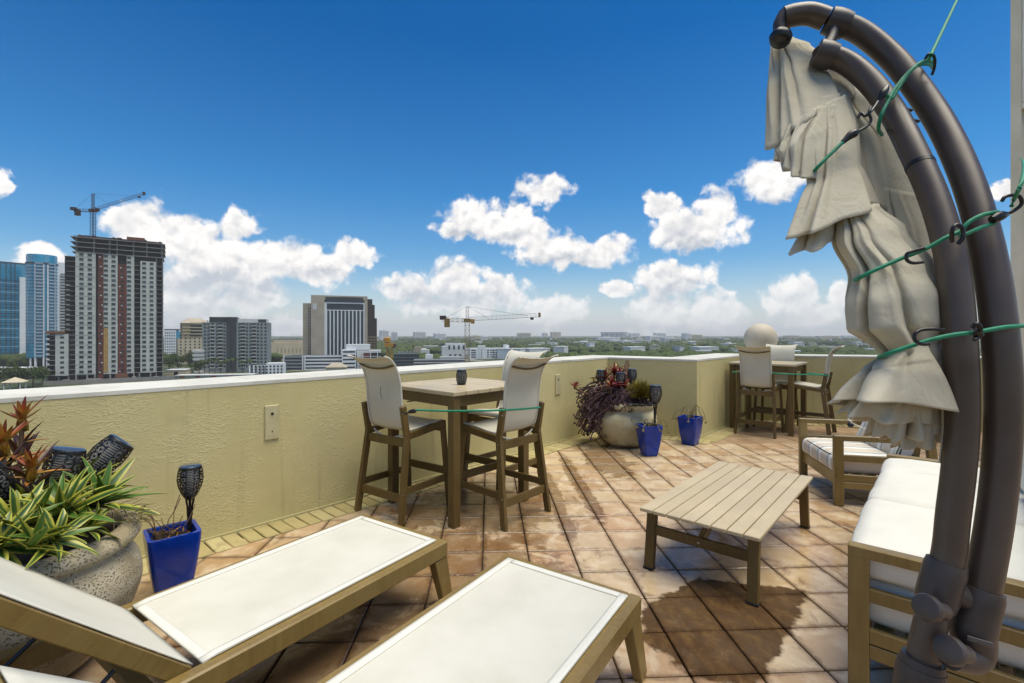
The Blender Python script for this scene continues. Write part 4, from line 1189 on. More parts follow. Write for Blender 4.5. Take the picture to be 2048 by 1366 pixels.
yl = [leaf_mesh('leaf', 'yellow_leaf', 0.27, 0.05, (0.3, -0.3), 0.4), leaf_mesh('leaf', 'crimson', 0.24, 0.05, (0.3, -0.8), 0.4)]
rosette('yellow_leaf_plant', at(1236, 752, 6.9), yl, 9, 1.35, 0.5, 'plant with pale yellow and red leaves sticking up highest from the cream urn', 'plant', None, (0, 0), 0.95, 50)
rosette('yellow_leaf_plant', at(1188, 768, 6.8), [leaf_mesh('leaf', 'needle', 0.15, 0.03, (0.2, -0.4), 0.4), yl[0]], 14, 1.3, 0.1, 'yellowish leafy plant at the left back of the cream urn', 'plant', None, (0, 0), 0.6, 51)
dr = MB(); a = at(1246, 750, 6.8); b_ = at(1256, 721, 6.9)
dr.bar(a, b_, 0.055, 0.02, 0.004, (0, 1, 0)); dr.bar(a + Vector((.03, 0, 0)), b_ + Vector((.02, .02, -.05)), 0.03, 0.02, 0.004, (0, 1, 0)); dr.bar(b_ - Vector((0, 0, 0.2)), a - Vector((.01, 0, .18)), 0.04, 0.03, 0.004, (0, 1, 0))
tag(dr.build('driftwood', 'twig'), 'grey split wooden stake standing among the bromeliads of the cream urn', 'stake')

# trailing succulent: knotted stems pouring over the rim
rd = random.Random(21); tr_ = empty('trailing_succulent', U2 + Vector((-0.16, -0.12, 0.60)), 0, 'dark purple succulent pouring over the left rim of the cream urn', 'succulent')
O = tr_.location.copy(); mb = MB(); tips = MB()
for k in range(520):
    a = rd.uniform(1.9, 5.3); st = Vector((rd.uniform(-0.20, 0.30), rd.uniform(-0.26, 0.26), 0.61 + rd.uniform(-.02, .16)))
    out = Vector((cos(a), sin(a), 0)); reach = rd.uniform(0.08, 0.40); drop = rd.uniform(-0.10, 0.50) * (1.0 if out.x < 0.1 else 0.35)
    if a > 3.9: drop *= 0.22; reach *= 0.6
    if a > 4.6 and rd.random() < 0.6: continue
    e = Vector((out.x * (0.28 + reach), out.y * (0.26 + reach * 0.55), 0.62 - drop))
    mid_ = (st + e) / 2 + Vector((out.x * 0.08, out.y * 0.08, 0.10 + rd.uniform(0, .07)))
    wig = lambda: Vector((rd.uniform(-.03, .03), rd.uniform(-.03, .03), rd.uniform(-.02, .02)))
    pts = catmull([st, mid_ + wig(), e + Vector((0, 0, 0.06)) + wig(), e, e + wig() + Vector((out.x * .02, out.y * .02, 0.02))], 3)
    rr = rd.uniform(0.0045, 0.009); mb.tube([p + U2 - O for p in pts], rr, 5)
    if rd.random() < 0.6:
        c = pts[-1] + U2 - O
        for q in range(5):
            d_ = Vector((rd.uniform(-1, 1), rd.uniform(-1, 1), rd.uniform(-.3, 1))).normalized() * 0.03
            tips.tube([c, c + d_ * 0.6, c + d_], [0.003, 0.006, 0.001], 5)
o = mb.build('stems', 'purple', tr_, 60); stuff(o)
o = tips.build('leaf_rosettes', 'purple', tr_, 60); stuff(o)

for k, (px, py, zc, lv, n, sc_, lb) in enumerate(((1205, 785, 6.62, [cr[0], yl[0]], 16, 0.9, 'red and yellow leaved plant left of the centre of the cream urn'), (1232, 792, 6.50, [cr[1], leaf_mesh('leaf', 'agave_green', 0.2, 0.04, (0.2, -0.5), 0.4)], 18, 0.85, 'green and red rosette at the front of the cream urn'),
        (1262, 788, 6.62, [leaf_mesh('leaf', 'agave_green', 0.22, 0.03, (0.2, -0.3), 0.4), cr[2]], 18, 0.8, 'green and red rosette beside the feathery bush'), (1196, 762, 6.8, [leaf_mesh('leaf', 'needle', 0.2, 0.035, (0.2, -0.3), 0.4)], 16, 0.9, 'yellow green tuft behind the leftmost torch of the cream urn'))):
    rosette('mixed_rosette', at(px, py, zc), lv, n, 1.35, 0.0, lb, 'plant', 'small plants in the far urn', (0.25, 0), sc_, 70 + k)
# feathery bush
rd = random.Random(5); fb = at(1281, 794, 6.45); fe = empty('feathery_bush', fb, 0, 'round olive green feathery bush at the right of the cream urn', 'bush'); mb = MB()
for k in range(2400):
    d_ = Vector((rd.gauss(0, 1), rd.gauss(0, 1), abs(rd.gauss(0, 1)) * 0.9 + 0.15)).normalized(); L = 0.21 * rd.uniform(0.55, 1.08); st = d_ * rd.uniform(0.0, 0.07)
    e = st + d_ * L + Vector((0, 0, -0.01)); sd_ = d_.cross(Vector((rd.uniform(-1, 1), rd.uniform(-1, 1), rd.uniform(-1, 1)))).normalized() * 0.0045
    mb.add([st - sd_ * 0.5, st + sd_ * 0.5, (st + e) / 2 + sd_, e, (st + e) / 2 - sd_], [(0, 1, 2, 3, 4)], [(0.4, 0), (0.6, 0), (1, .5), (.5, 1), (0, .5)])
o = mb.build('foliage', 'needle', fe); stuff(o)
MB().tube([(0, 0, 0.02), (0.0, 0.02, -0.05), (-0.02, 0.04, 0.57 - fb.z)], 0.014, 8).build('stem', 'twig', fe)
rd = random.Random(15); st_ = MB()
for pn, (px, py, zc) in enumerate(((1262, 803, 6.30), (1272, 806, 6.27), (1298, 799, 6.28), (1285, 805, 6.26))):
    c = at(px, py, zc); c.z = 0.625
    q = MB(); q.lathe([(0, -0.02), (0.04, -0.012), (0.055, 0), (0.035, 0.014), (0, 0.02)], 12, c, Matrix.Rotation(rd.uniform(-.2, .2), 3, 'X'))
    tag(q.build('pebble', 'blackmat', None, 50), ('leftmost', 'second from left', 'rightmost', 'third from left')[pn] + ' dark flat pebble on the right rim of the cream urn', 'pebble', 'pebbles on the cream urn')

put_torch(at(1202, 790, 6.72) + Vector((0, 0, -0.05)), (0.0, 0.0), 1.0, 'leftmost black solar torch in the cream urn', 0.2)
put_torch(at(1240, 800, 6.5) + Vector((0, 0, -0.02)), (0.0, 0.04), 0.98, 'middle black solar torch in the cream urn', 0.5)
put_torch(at(1263, 800, 6.7) + Vector((0, 0, 0.02)), (0.0, 0.05), 1.02, 'rightmost black solar torch in the cream urn', 0.9)

P2_ = Vector((2.045, 6.05, 0)); P3_ = Vector((2.83, 6.63, 0))
make_pot('blue_pot', P2_, radians(8), 'square blue glazed pot with a torch, in front of the cream urn', 0.265, 0.17)
make_pot('blue_pot', P3_, radians(43), 'square blue glazed pot with spidery plant, by the outward corner of the parapet', 0.275, 0.18)
put_torch(P2_ + Vector((0.085, 0.03, 0.40)), (0, 0.03), 1.22, 'tall black solar torch in the blue pot before the cream urn', 0.4)


def spider(loc, label, seed, hi=0.12):
    rd = random.Random(seed); r = empty('spidery_succulent', loc, 0, label, 'plant', 'spidery succulents in the blue pots')
    for k in range(8):
        a = k * 0.8 + rd.uniform(-.3, .3); L = rd.uniform(0.14, 0.32); h = rd.uniform(0.05, hi); d_ = Vector((cos(a), sin(a), 0))
        pts = catmull([(0, 0, -0.02), d_ * L * 0.35 + Vector((0, 0, h)), d_ * L * 0.8 + Vector((0, 0, h * 0.8)), d_ * L + Vector((0, 0, h * 0.1 - rd.uniform(0, .05)))], 5)
        st = MB().tube(pts, 0.0038, 6).build('stem', 'stalk', r, 50); q = MB()
        for g_ in range(6):
            e = Vector((rd.uniform(-1, 1), rd.uniform(-1, 1), rd.uniform(-.2, 1))).normalized() * 0.028
            q.tube([pts[-1], pts[-1] + e * .6, pts[-1] + e], [0.003, 0.006, 0.001], 5)
        q.build('tip_leaves', 'stalk', st, 50)
    lf = [leaf_mesh('leaf', 'needle', 0.11, 0.018, (0.2, -0.3), 0.4)]
    for k in range(34):
        o = ob('leaf', lf[0], r, (rd.uniform(-.04, .04), rd.uniform(-.04, .04), -0.02)); o.rotation_euler = Euler((rd.uniform(.2, 1.3), 0, k * 2.4), 'XYZ'); o.scale = (rd.uniform(.6, 1.1),) * 3
    return r


spider(P2_ + Vector((0, 0, 0.36)), 'straggly spidery succulent at the foot of the torch in the blue pot', 61)
spider(P3_ + Vector((0, 0, 0.36)), 'spidery succulent with curling stems in the blue pot by the parapet corner', 62, 0.20)

# ------------------------------------------------------------------ cantilever parasol, folded and strapped
ZT = [(-50, 1.66), (40, 1.65), (120, 1.58), (200, 1.50), (300, 1.40), (400, 1.32), (500, 1.26), (600, 1.22), (700, 1.20), (1400, 1.20)]


def tz(py): return interp(ZT, py)


base_pt = at(1838, 1366, 1.20)
um = empty('parasol', (base_pt.x, base_pt.y, 0), 0, 'large folded cantilever parasol with double curved brown poles and cream canopy', 'parasol'); UO = um.location.copy()
outer = [(1655, 40), (1720, 64), (1790, 122), (1850, 198), (1895, 272), (1935, 362), (1965, 460), (1986, 560), (1999, 660), (2006, 760), (2006, 860), (1999, 960), (1986, 1060), (1968, 1160), (1953, 1225), (1942, 1275)]
inner = [(1632, 104), (1690, 124), (1742, 166), (1786, 226), (1824, 298), (1864, 386), (1895, 484), (1912, 584), (1920, 684), (1924, 764), (1924, 850), (1917, 940), (1906, 1030), (1897, 1110), (1878, 1180), (1858, 1260), (1844, 1330), (1836, 1400)]
op = catmull([at(x, y, tz(y)) - UO for x, y in outer], 5); ip = catmull([at(x, y, tz(y) + 0.01) - UO for x, y in inner], 5)
MB().tube(op, 0.0365, 28).build('outer_pole', 'bronze', um, 50)
low = ip[-1]; MB().tube(ip + [Vector((low.x * 0.5, low.y * 0.5, low.z * 0.6)), Vector((0, 0, 0.06))], 0.0345, 28).build('inner_pole', 'bronze', um, 50)


def sleeve(path, i0, i1, r, name, m='collar'):
    seg = path[i0:i1 + 1]; rs = [r * (0.93 if k in (0, len(seg) - 1) else 1.0) for k in range(len(seg))]
    return MB().tube(seg, rs, 28).build(name, m, um, 50)


sleeve(op, 0, 3, 0.045, 'top_sleeve'); sleeve(ip, 0, 3, 0.043, 'top_sleeve')
k0 = len(op) - 1
sleeve(op, k0 - 9, k0, 0.046, 'lower_clamp')
# bracket linking the two top sleeves, arm and hanging hub
MB().tube(catmull([op[1], (op[1] + ip[1]) / 2 + Vector((0.012, 0, 0)), ip[1]], 6), [0.030 - 0.012 * sin(pi * k / 12) for k in range(13)], 16).build('top_bracket', 'collar', um, 50)
arm = [at(x, y, z) - UO for x, y, z in ((1652, 38, 1.65), (1620, 28, 1.66), (1590, 30, 1.67), (1568, 36, 1.68))]
MB().tube(catmull(arm, 5), 0.036, 24).build('top_arm', 'bronze', um, 50)
MB().tube(catmull([at(1572, 30, 1.68) - UO, at(1560, 50, 1.68) - UO, at(1562, 70, 1.67) - UO], 5), [0.028 - 0.001 * k for k in range(11)], 16).build('arm_end', 'collar', um, 50)
hb = at(1562, 74, 1.67) - UO
MB().lathe([(0.001, 0.028), (0.022, 0.025), (0.035, 0.008), (0.037, -0.010), (0.027, -0.025), (0.001, -0.028)], 24, hb, Matrix.Rotation(0.5, 3, 'Y')).build('hub', 'black', um, 50)
mat('plate_grey', (0.11, 0.105, 0.10), 0.35)
# lower joint: collars, thumb screws, bridge
ki = len(ip) - 1
def near(path, px, py): return min(range(len(path)), key=lambda k: hypot(proj(path[k] + UO)[0] - px, proj(path[k] + UO)[1] - py))
c1_ = near(ip, 1890, 1150); sleeve(ip, c1_ - 2, c1_ + 4, 0.044, 'joint_clamp')
c2_ = near(ip, 1840, 1345); sleeve(ip, c2_ - 2, len(ip) - 1, 0.047, 'base_collar'); sleeve(ip, c2_ - 1, len(ip) - 1, 0.052, 'base_ring')
MB().tube([ip[c1_ + 1], op[k0 - 6]], [0.030, 0.028], 16).build('joint_bridge', 'collar', um, 50)
for (px, py, zc, r) in ((1853, 1215, 1.135, 0.031), (1898, 1300, 1.135, 0.033)):
    c = at(px, py, zc) - UO; d_ = (at(px, py, zc) - Vector((0, 0, HC))).normalized(); dd = (-d_ + Vector((-0.75, 0.2, 0.12))).normalized()
    M = dd.to_track_quat('Z', 'Y').to_matrix()
    MB().lathe([(0.0, -0.07), (r * 0.62, -0.07), (r * 0.62, -0.016), (r * 0.98, -0.012), (r, 0.0), (r * 0.9, 0.007), (r * 0.5, 0.011), (0.0, 0.012)], 28, c, M).build('thumb_screw', 'collar', um, 40)
lb = at(1948, 1338, 1.20) - UO
MB().tube(catmull([op[-1] + Vector((0.004, 0, 0.02)), op[-1] + (lb - op[-1]) * 0.5, at(1900, 1318, 1.17) - UO], 4), [0.044, 0.045, 0.044, 0.043, 0.042, 0.040, 0.036, 0.03, 0.024], 24).build('pole_foot', 'collar', um, 50)
MB().cbox(at(1960, 1283, 1.152) - UO, (0.045, 0.003, 0.012), 0.001, Matrix.Rotation(-0.75, 3, 'Z')).build('name_plate', 'plate_grey', um)
for (px, py) in ((1816, 218), (1830, 240), (1845, 325)): # small fittings between the poles
    a = at(px, py, tz(py) - 0.01) - UO; MB().tube([a - Vector((.012, 0, 0)), a + Vector((.012, 0, -.004))], 0.005, 8).build('spacer', 'black', um)
cl = near(ip, 1850, 325)
MB().tube([ip[cl] + (ip[cl + 1] - ip[cl]).normalized() * q for q in (-0.006, 0.006)], 0.0358, 24).build('ring', 'black', um, 50)
# foot: cross of flat bars with weights, below the picture
for a in (0.4, 0.4 + pi / 2): MB().bar((-0.42 * cos(a), -0.42 * sin(a), 0.02 + (0.022 if a > 1 else 0)), (0.42 * cos(a), 0.42 * sin(a), 0.02 + (0.022 if a > 1 else 0)), 0.06, 0.02, 0.003).build('base_bar', 'bronze', um)
MB().lathe([(0.0, 0.05), (0.075, 0.05), (0.07, 0.08), (0.055, 0.10), (0.05, 0.28), (0.0, 0.28)], 28).build('base_socket', 'collar', um, 40)


def skirt(name, rings, hem, pleats, amp, seed, dz=0.0, depth=0.75, hemback=-14, m=36, parent=None, hang=0.0, nth=320, depth_k=0.42):
    """pleated cloth: rings [(cx, cy, halfwidth, tilt)], hem = left, front, right points; all seen from the viewer, given depth in metres"""
    rd = random.Random(seed); ph = [rd.uniform(0, 6.28) for _ in range(6)]
    L, Mi, R = hem
    gro = [(2 * pi * (i + rd.uniform(-.3, .3)) / (pleats + 3), rd.uniform(-.7, .7), rd.uniform(.075, .16), rd.uniform(.35, 1.0), rd.choice((0.0, 0.1, 0.4, 1.0))) for i in range(pleats + 3)]
    def fn(u, v):
        th = 2 * pi * u; c = cos(th); s = sin(th)             # c: -1 left .. 1 right, s > 0 towards the viewer
        t = v * len(rings); i = min(int(t), len(rings) - 1); k = t - i
        def ringpt(j):
            if j < len(rings):
                cx_, cy_, hw, tilt = rings[j]; return cx_ + c * hw, cy_ + tilt * c, hw
            hc = (L[0] + R[0]) / 2; hw = (R[0] - L[0]) / 2; x = hc + c * hw
            q = c; y = L[1] * q * (q - 1) / 2 + Mi[1] * (1 - q * q) + R[1] * q * (q + 1) / 2
            if s < 0: y += hemback * (-s)
            return x, y, hw
        a = ringpt(i); b = ringpt(i + 1); e = k * k * (3 - 2 * k) if i < len(rings) - 1 else k ** 0.85
        x = a[0] + (b[0] - a[0]) * e; y = a[1] + (b[1] - a[1]) * k; hw = a[2] + (b[2] - a[2]) * e
        A = amp[0] + (amp[1] - amp[0]) * v
        val = 0.0; lift = 0.0
        for (t0, dr, w_, am, vp) in gro:
            x_ = (th - t0 - dr * (v - vp) + pi) % (2 * pi) - pi; x_ /= w_ * (0.7 + 0.6 * v)
            if abs(x_) < 3.2:
                g_ = math.exp(-x_ * x_) * am * (0.35 + 0.65 * math.exp(-((v - vp) / 0.6) ** 2)); val += g_; lift += 0.16 * am * x_ * math.exp(-x_ * x_ * 0.45)
        w3 = mnoise.noise(Vector((c * 1.6 + seed, s * 1.6 + v * 1.2, v * 2.2 - c * 1.2)))
        hemw = (0.3 + v * v) * A * cos(pleats * th + ph[0] + 0.8 * sin(2 * th + ph[3]))
        fold = hemw / max(A, 1e-3) - 2.2 * val
        r = max(0.30, 1 + hemw + lift - depth_k * val + 0.06 * w3)
        ccx = (a[0] - c * a[2]) * (1 - e) + (b[0] - c * b[2]) * e
        x = ccx + (x - ccx) * r
        y += hang * A * fold * 45 * v
        zc0 = tz(y) + 0.10 + dz; hm_ = hw * zc0 / F
        zc = zc0 - s * hm_ * depth * r
        return at(x, y, zc) - UO
    return MB().grid(fn, nth, m, wrap=True).build(name, 'cloth', parent or um, 80, 0.0025)


cn = skirt('canopy', [(1570, 74, 16, 0), (1580, 88, 38, 0), (1600, 125, 60, -8), (1615, 175, 80, -30)], ((1535, 300), (1628, 232), (1722, 188)), 7, (0.02, 0.085), 1, dz=0.06, hang=0.35)
skirt('canopy_panel', [(1650, 135, 30, 10), (1700, 190, 52, 24), (1760, 290, 62, 50)], ((1722, 400), (1785, 425), (1850, 428)), 2, (0.01, 0.02), 2, dz=0.09, depth=0.5, depth_k=0.2)
skirt('canopy_panel', [(1795, 380, 50, 10), (1815, 460, 55, 10), (1840, 560, 52, 10), (1855, 640, 45, 0)], ((1830, 720), (1858, 735), (1890, 740)), 2, (0.01, 0.02), 12, dz=0.08, depth=0.5, depth_k=0.2)
skirt('canopy_fold', [(1640, 195, 62, -14), (1625, 245, 70, -30)], ((1552, 322), (1596, 348), (1660, 330)), 5, (0.04, 0.10), 3, dz=0.03, hang=0.3)
skirt('canopy_fold', [(1640, 215, 55, -12), (1618, 275, 62, -30)], ((1572, 345), (1600, 358), (1660, 350)), 5, (0.04, 0.10), 13, dz=0.01, hang=0.3)
skirt('canopy_tier', [(1655, 205, 45, -20), (1665, 285, 52, -26), (1668, 350, 50, -20)], ((1574, 478), (1672, 452), (1752, 410)), 6, (0.06, 0.12), 4, dz=0.0, hang=0.4)
skirt('canopy_tier', [(1665, 360, 40, -12), (1660, 430, 50, -12)], ((1582, 508), (1632, 498), (1690, 478)), 7, (0.05, 0.14), 14, dz=0.03, hang=0.5)
skirt('canopy_body', [(1715, 415, 42, -8), (1742, 470, 72, -10), (1786, 545, 84, -10), (1796, 600, 104, -10), (1800, 655, 102, -8)], ((1768, 708), (1824, 716), (1892, 690)), 5, (0.05, 0.07), 5, dz=0.0, depth_k=0.34)
skirt('canopy_tail', [(1825, 690, 55, -14), (1815, 730, 84, -12)], ((1670, 802), (1795, 808), (1945, 832)), 4, (0.07, 0.09), 6, dz=-0.02, hang=0.35, hemback=20)
skirt('canopy_tail', [(1825, 710, 50, -12), (1800, 770, 78, -8)], ((1678, 826), (1775, 846), (1880, 848)), 7, (0.05, 0.14), 7, dz=0.0, hang=0.6, hemback=0)
skirt('canopy_tail', [(1830, 730, 45, -8), (1822, 800, 66, 0)], ((1738, 866), (1812, 882), (1888, 862)), 9, (0.04, 0.12), 8, dz=0.0, hang=0.7, hemback=0)
skirt('canopy_tail', [(1835, 760, 40, 0), (1838, 830, 50, 0)], ((1785, 888), (1832, 900), (1886, 880)), 8, (0.04, 0.13), 9, dz=0.0, hang=0.7, hemback=0)
strap = [at(x, y, 1.235) - UO for x, y in ((1888, 810), (1890, 850), (1886, 895), (1882, 925))]
MB().grid(lambda u, v: catmull(strap, 4)[int(round(v * 12))] + Vector(((u - 0.5) * 0.017, (u - 0.5) * 0.006, 0)), 2, 12).build('tie_strap', 'cloth', um, 60, 0.003)
seam = [(1588, 92), (1604, 130), (1616, 170), (1626, 215), (1640, 236)]

# bungee cords ----------------------------------------------------------------


def hook(r, pts, rad=0.0042):
    return MB().tube(catmull(pts, 5), rad, 10).build('hook', 'black', r, 50)


def cord(r, pts, rad=0.0052, name='cord', m='cord'):
    return MB().tube(catmull(pts, 6), rad, 10).build(name, m, r, 50)


def bungee(name_label, org, z=None):
    o = empty('bungee_cord', org, 0, name_label, 'bungee cord', 'green bungee cords'); return o


B1o = at(1850, 122, 1.47); B1 = bungee('green bungee cord hooked round the upper curved poles of the parasol', B1o)
tie_hi = Vector((b0.x + 0.06, b0.y - 0.02, 6.9))
ff = lambda x, y, z: at(x, y, z) - B1o
cord(B1, [at(1861, 112, 1.46) - B1o, at(1916, -4, 1.62) - B1o, tie_hi - B1o], 0.0045)
cord(B1, [ff(1866, 132, 1.60), ff(1862, 122, 1.50), ff(1840, 126, 1.455), ff(1812, 150, 1.455), ff(1790, 178, 1.45), ff(1776, 202, 1.44), ff(1762, 232, 1.43), ff(1757, 258, 1.46), ff(1764, 270, 1.52)])
cord(B1, [ff(1868, 138, 1.60), ff(1856, 128, 1.49), ff(1830, 134, 1.45), ff(1806, 162, 1.45), ff(1784, 196, 1.445), ff(1772, 190, 1.44)])
hook(B1, [ff(1850, 118, 1.455), ff(1858, 108, 1.45), ff(1866, 110, 1.455), ff(1870, 122, 1.46), ff(1868, 138, 1.47), ff(1864, 150, 1.475)], 0.004)
MB().tube(catmull([ff(1775, 172, 1.435), ff(1766, 188, 1.43), ff(1757, 202, 1.43)], 4), [0.005, 0.008, 0.010, 0.011, 0.011, 0.010, 0.008, 0.006, 0.005], 12).build('hook_body', 'black', B1, 50)
hook(B1, [ff(1757, 202, 1.43), ff(1746, 218, 1.42), ff(1738, 226, 1.415), ff(1730, 232, 1.42), ff(1722, 226, 1.43), ff(1716, 236, 1.43)])
hook(B1, [ff(1742, 214, 1.415), ff(1738, 226, 1.41), ff(1742, 240, 1.41), ff(1734, 252, 1.41), ff(1718, 262, 1.41)])
MB().tube(catmull([ff(1718, 262, 1.41), ff(1702, 270, 1.41), ff(1686, 284, 1.41)], 4), [0.005, 0.008, 0.012, 0.013, 0.012, 0.011, 0.009, 0.008, 0.007], 12).build('hook_body', 'black', B1, 50)
cord(B1, [ff(1686, 284, 1.41), ff(1655, 314, 1.41), ff(1632, 338, 1.42), ff(1620, 352, 1.47), ff(1616, 352, 1.56)])

B2o = at(1920, 462, 1.2); B2 = bungee('green bungee cord strapped round the middle of the folded parasol with black hooks', B2o)
ff = lambda x, y, z: at(x, y, z) - B2o
cord(B2, [ff(2023, 412, 1.20), ff(2048, 335, 1.5), Vector((b0.x + 0.10, b0.y - 0.02, 3.6)) - B2o], 0.0045)
cord(B2, [ff(1995, 424, 1.205), ff(1965, 430, 1.185), ff(1938, 444, 1.185), ff(1920, 462, 1.19), ff(1890, 476, 1.195), ff(1850, 498, 1.21), ff(1800, 518, 1.23), ff(1750, 540, 1.24), ff(1718, 556, 1.27), ff(1704, 562, 1.36)])
cord(B2, [ff(1990, 446, 1.20), ff(1960, 456, 1.185), ff(1932, 468, 1.185), ff(1918, 470, 1.19)])
MB().tube(catmull([ff(1984, 440, 1.19), ff(2000, 432, 1.19), ff(2016, 428, 1.195)], 4), [0.010, 0.011, 0.012, 0.012, 0.012, 0.011, 0.009, 0.007, 0.005], 12).build('hook_body', 'black', B2, 50)
hook(B2, [ff(2010, 430, 1.195), ff(2030, 420, 1.19), ff(2043, 408, 1.185), ff(2040, 394, 1.18), ff(2026, 390, 1.18), ff(2010, 394, 1.18), ff(2004, 402, 1.18)])
hook(B2, [ff(1904, 484, 1.18), ff(1904, 462, 1.17), ff(1912, 450, 1.17), ff(1924, 456, 1.17), ff(1926, 474, 1.17), ff(1916, 488, 1.175)], 0.005)
hook(B2, [ff(1850, 496, 1.19), ff(1828, 502, 1.20), ff(1814, 508, 1.205), ff(1814, 520, 1.205), ff(1826, 526, 1.20), ff(1846, 524, 1.20)])

B3o = at(1950, 662, 1.15); B3 = bungee('green bungee cord strapped round the parasol just above its flared tail', B3o)
ff = lambda x, y, z: at(x, y, z) - B3o
cord(B3, [ff(2070, 650, 1.25), ff(2044, 652, 1.155), ff(2005, 655, 1.135), ff(1955, 664, 1.135), ff(1905, 670, 1.14), ff(1860, 680, 1.15), ff(1815, 694, 1.165), ff(1775, 708, 1.19), ff(1758, 714, 1.26)])
hook(B3, [ff(1888, 660, 1.13), ff(1866, 658, 1.13), ff(1842, 660, 1.135), ff(1830, 668, 1.135), ff(1830, 680, 1.135), ff(1842, 688, 1.135), ff(1858, 688, 1.135)])
hook(B3, [ff(1944, 656, 1.13), ff(1952, 648, 1.125), ff(1960, 654, 1.125), ff(1958, 672, 1.13), ff(1948, 680, 1.13)], 0.005)
MB().tube([ff(1952, 660, 1.13), ff(1958, 672, 1.135)], 0.010, 10).build('hook_body', 'black', B3, 50)

# cords holding the bar chairs to their tables
a = at(818, 820, 3.78); B4 = bungee('thin green bungee cord stretched between the chairs of the near bar table', a)
cord(B4, [at(832, 820, 3.76) - a, at(900, 822, 3.72) - a, at(985, 821, 3.70) - a, at(1030, 819, 3.86) - a, at(1080, 815, 4.08) - a], 0.008)
MB().tube(catmull([at(832, 820, 3.76) - a, at(828, 822, 3.76) - a, at(818, 824, 3.78) - a], 4), [0.009, 0.013, 0.016, 0.018, 0.018, 0.017, 0.016, 0.015, 0.012], 10).build('hook_body', 'black', B4, 50)
hook(B4, [at(818, 824, 3.78) - a, at(812, 828, 3.80) - a, at(806, 824, 3.84) - a], 0.007)
cord(B4, [at(815, 803, 4.35) - a, at(850, 799, 4.6) - a, at(886, 794, 4.72) - a], 0.006, 'strap', 'black')
a = at(1570, 750, 6.6); B5 = bungee('thin green bungee cord stretched between the chairs of the far bar table', a)
cord(B5, [at(1464, 744, 7.70) - a, at(1490, 745, 7.60) - a, at(1540, 746, 7.32) - a, at(1554, 747, 7.02) - a, at(1600, 749, 6.98) - a, at(1640, 750, 7.0) - a, at(1660, 752, 7.25) - a], 0.009)
cord(B5, [at(1613, 746, 7.1) - a, at(1640, 749, 7.1) - a, at(1656, 752, 7.3) - a], 0.009)

# ------------------------------------------------------------------ the city below and beyond
GZ = GROUND


def f_land(t, b):
    p = wpos(t)
    n = t.noise(p, 0.004, 6, 0.65); n2 = t.noise(p, 0.03, 5, 0.7)
    c = t.ramp(n2, [(0.35, (0.030, 0.050, 0.020)), (0.5, (0.055, 0.075, 0.032)), (0.58, (0.16, 0.16, 0.13)), (0.68, (0.30, 0.30, 0.28)), (0.8, (0.45, 0.45, 0.43))])
    c = t.mix(t.smooth(n, 0.45, 0.6), c, (0.045, 0.07, 0.028))
    t.l.new(c, b.inputs['Base Color'])


mat('land', rough=0.9, fn=f_land, spec=0.1)
S_ = 7000
gd = MB().grid(lambda u, v: Vector(((2 * u - 1) * S_, (2 * v - 1) * S_, GZ)), 40, 40)
struct(gd.build('ground', 'land'))

mat('conc', rough=0.85, fn=mottled((0.19, 0.185, 0.17), (0.29, 0.28, 0.26), 0.15, world=True), spec=0.2)
mat('block', rough=0.85, fn=mottled((0.39, 0.42, 0.38), (0.52, 0.53, 0.49), 0.16, world=True, detail=7), spec=0.2)
mat('darkgap', (0.030, 0.026, 0.024), 0.8)
mat('redframe', rough=0.7, fn=mottled((0.095, 0.022, 0.012), (0.17, 0.045, 0.024), 0.6, world=True))
mat('yellowwrap', rough=0.7, fn=mottled((0.30, 0.17, 0.04), (0.42, 0.26, 0.07), 0.5, world=True))
mat('dwin', (0.015, 0.018, 0.02), 0.12, spec=0.6)
mat('bwin', (0.040, 0.056, 0.066), 0.10, spec=0.6)
mat('white', rough=0.7, fn=mottled((0.62, 0.66, 0.68), (0.74, 0.76, 0.77), 0.1, world=True), spec=0.25)
mat('offwhite', rough=0.75, fn=mottled((0.50, 0.52, 0.52), (0.64, 0.65, 0.64), 0.06, world=True), spec=0.2)
mat('cream', rough=0.8, fn=mottled((0.48, 0.42, 0.29), (0.58, 0.51, 0.37), 0.1, world=True), spec=0.2)
mat('tan', rough=0.8, fn=mottled((0.36, 0.31, 0.23), (0.45, 0.40, 0.31), 0.1, world=True), spec=0.2)
mat('khaki', rough=0.8, fn=mottled((0.26, 0.21, 0.11), (0.33, 0.27, 0.16), 0.1, world=True), spec=0.2)
mat('greywall', rough=0.8, fn=mottled((0.20, 0.235, 0.24), (0.27, 0.30, 0.30), 0.1, world=True), spec=0.2)
mat('slate', rough=0.7, fn=mottled((0.035, 0.045, 0.05), (0.055, 0.065, 0.07), 0.1, world=True), spec=0.25)
mat('umber', rough=0.7, fn=mottled((0.035, 0.028, 0.024), (0.055, 0.043, 0.037), 0.1, world=True), spec=0.25)
mat('bluglass', rough=0.08, spec=0.8, fn=mottled((0.005, 0.15, 0.28), (0.02, 0.29, 0.46), 0.10, world=True))
mat('balcony', rough=0.3, fn=mottled((0.20, 0.33, 0.42), (0.34, 0.46, 0.54), 0.2, world=True))
mat('crane_yellow', rough=0.5, fn=mottled((0.36, 0.17, 0.012), (0.48, 0.25, 0.02), 1.0, world=True))
mat('crane_ochre', rough=0.55, fn=mottled((0.20, 0.12, 0.03), (0.29, 0.18, 0.05), 1.0, world=True))
mat('crane_white', (0.55, 0.56, 0.55), 0.5)
mat('crane_dark', rough=0.6, fn=mottled((0.03, 0.012, 0.010), (0.07, 0.03, 0.025), 1.0, world=True))
mat('rust', (0.16, 0.07, 0.035), 0.8)
mat('bark', (0.10, 0.07, 0.045), 0.9)


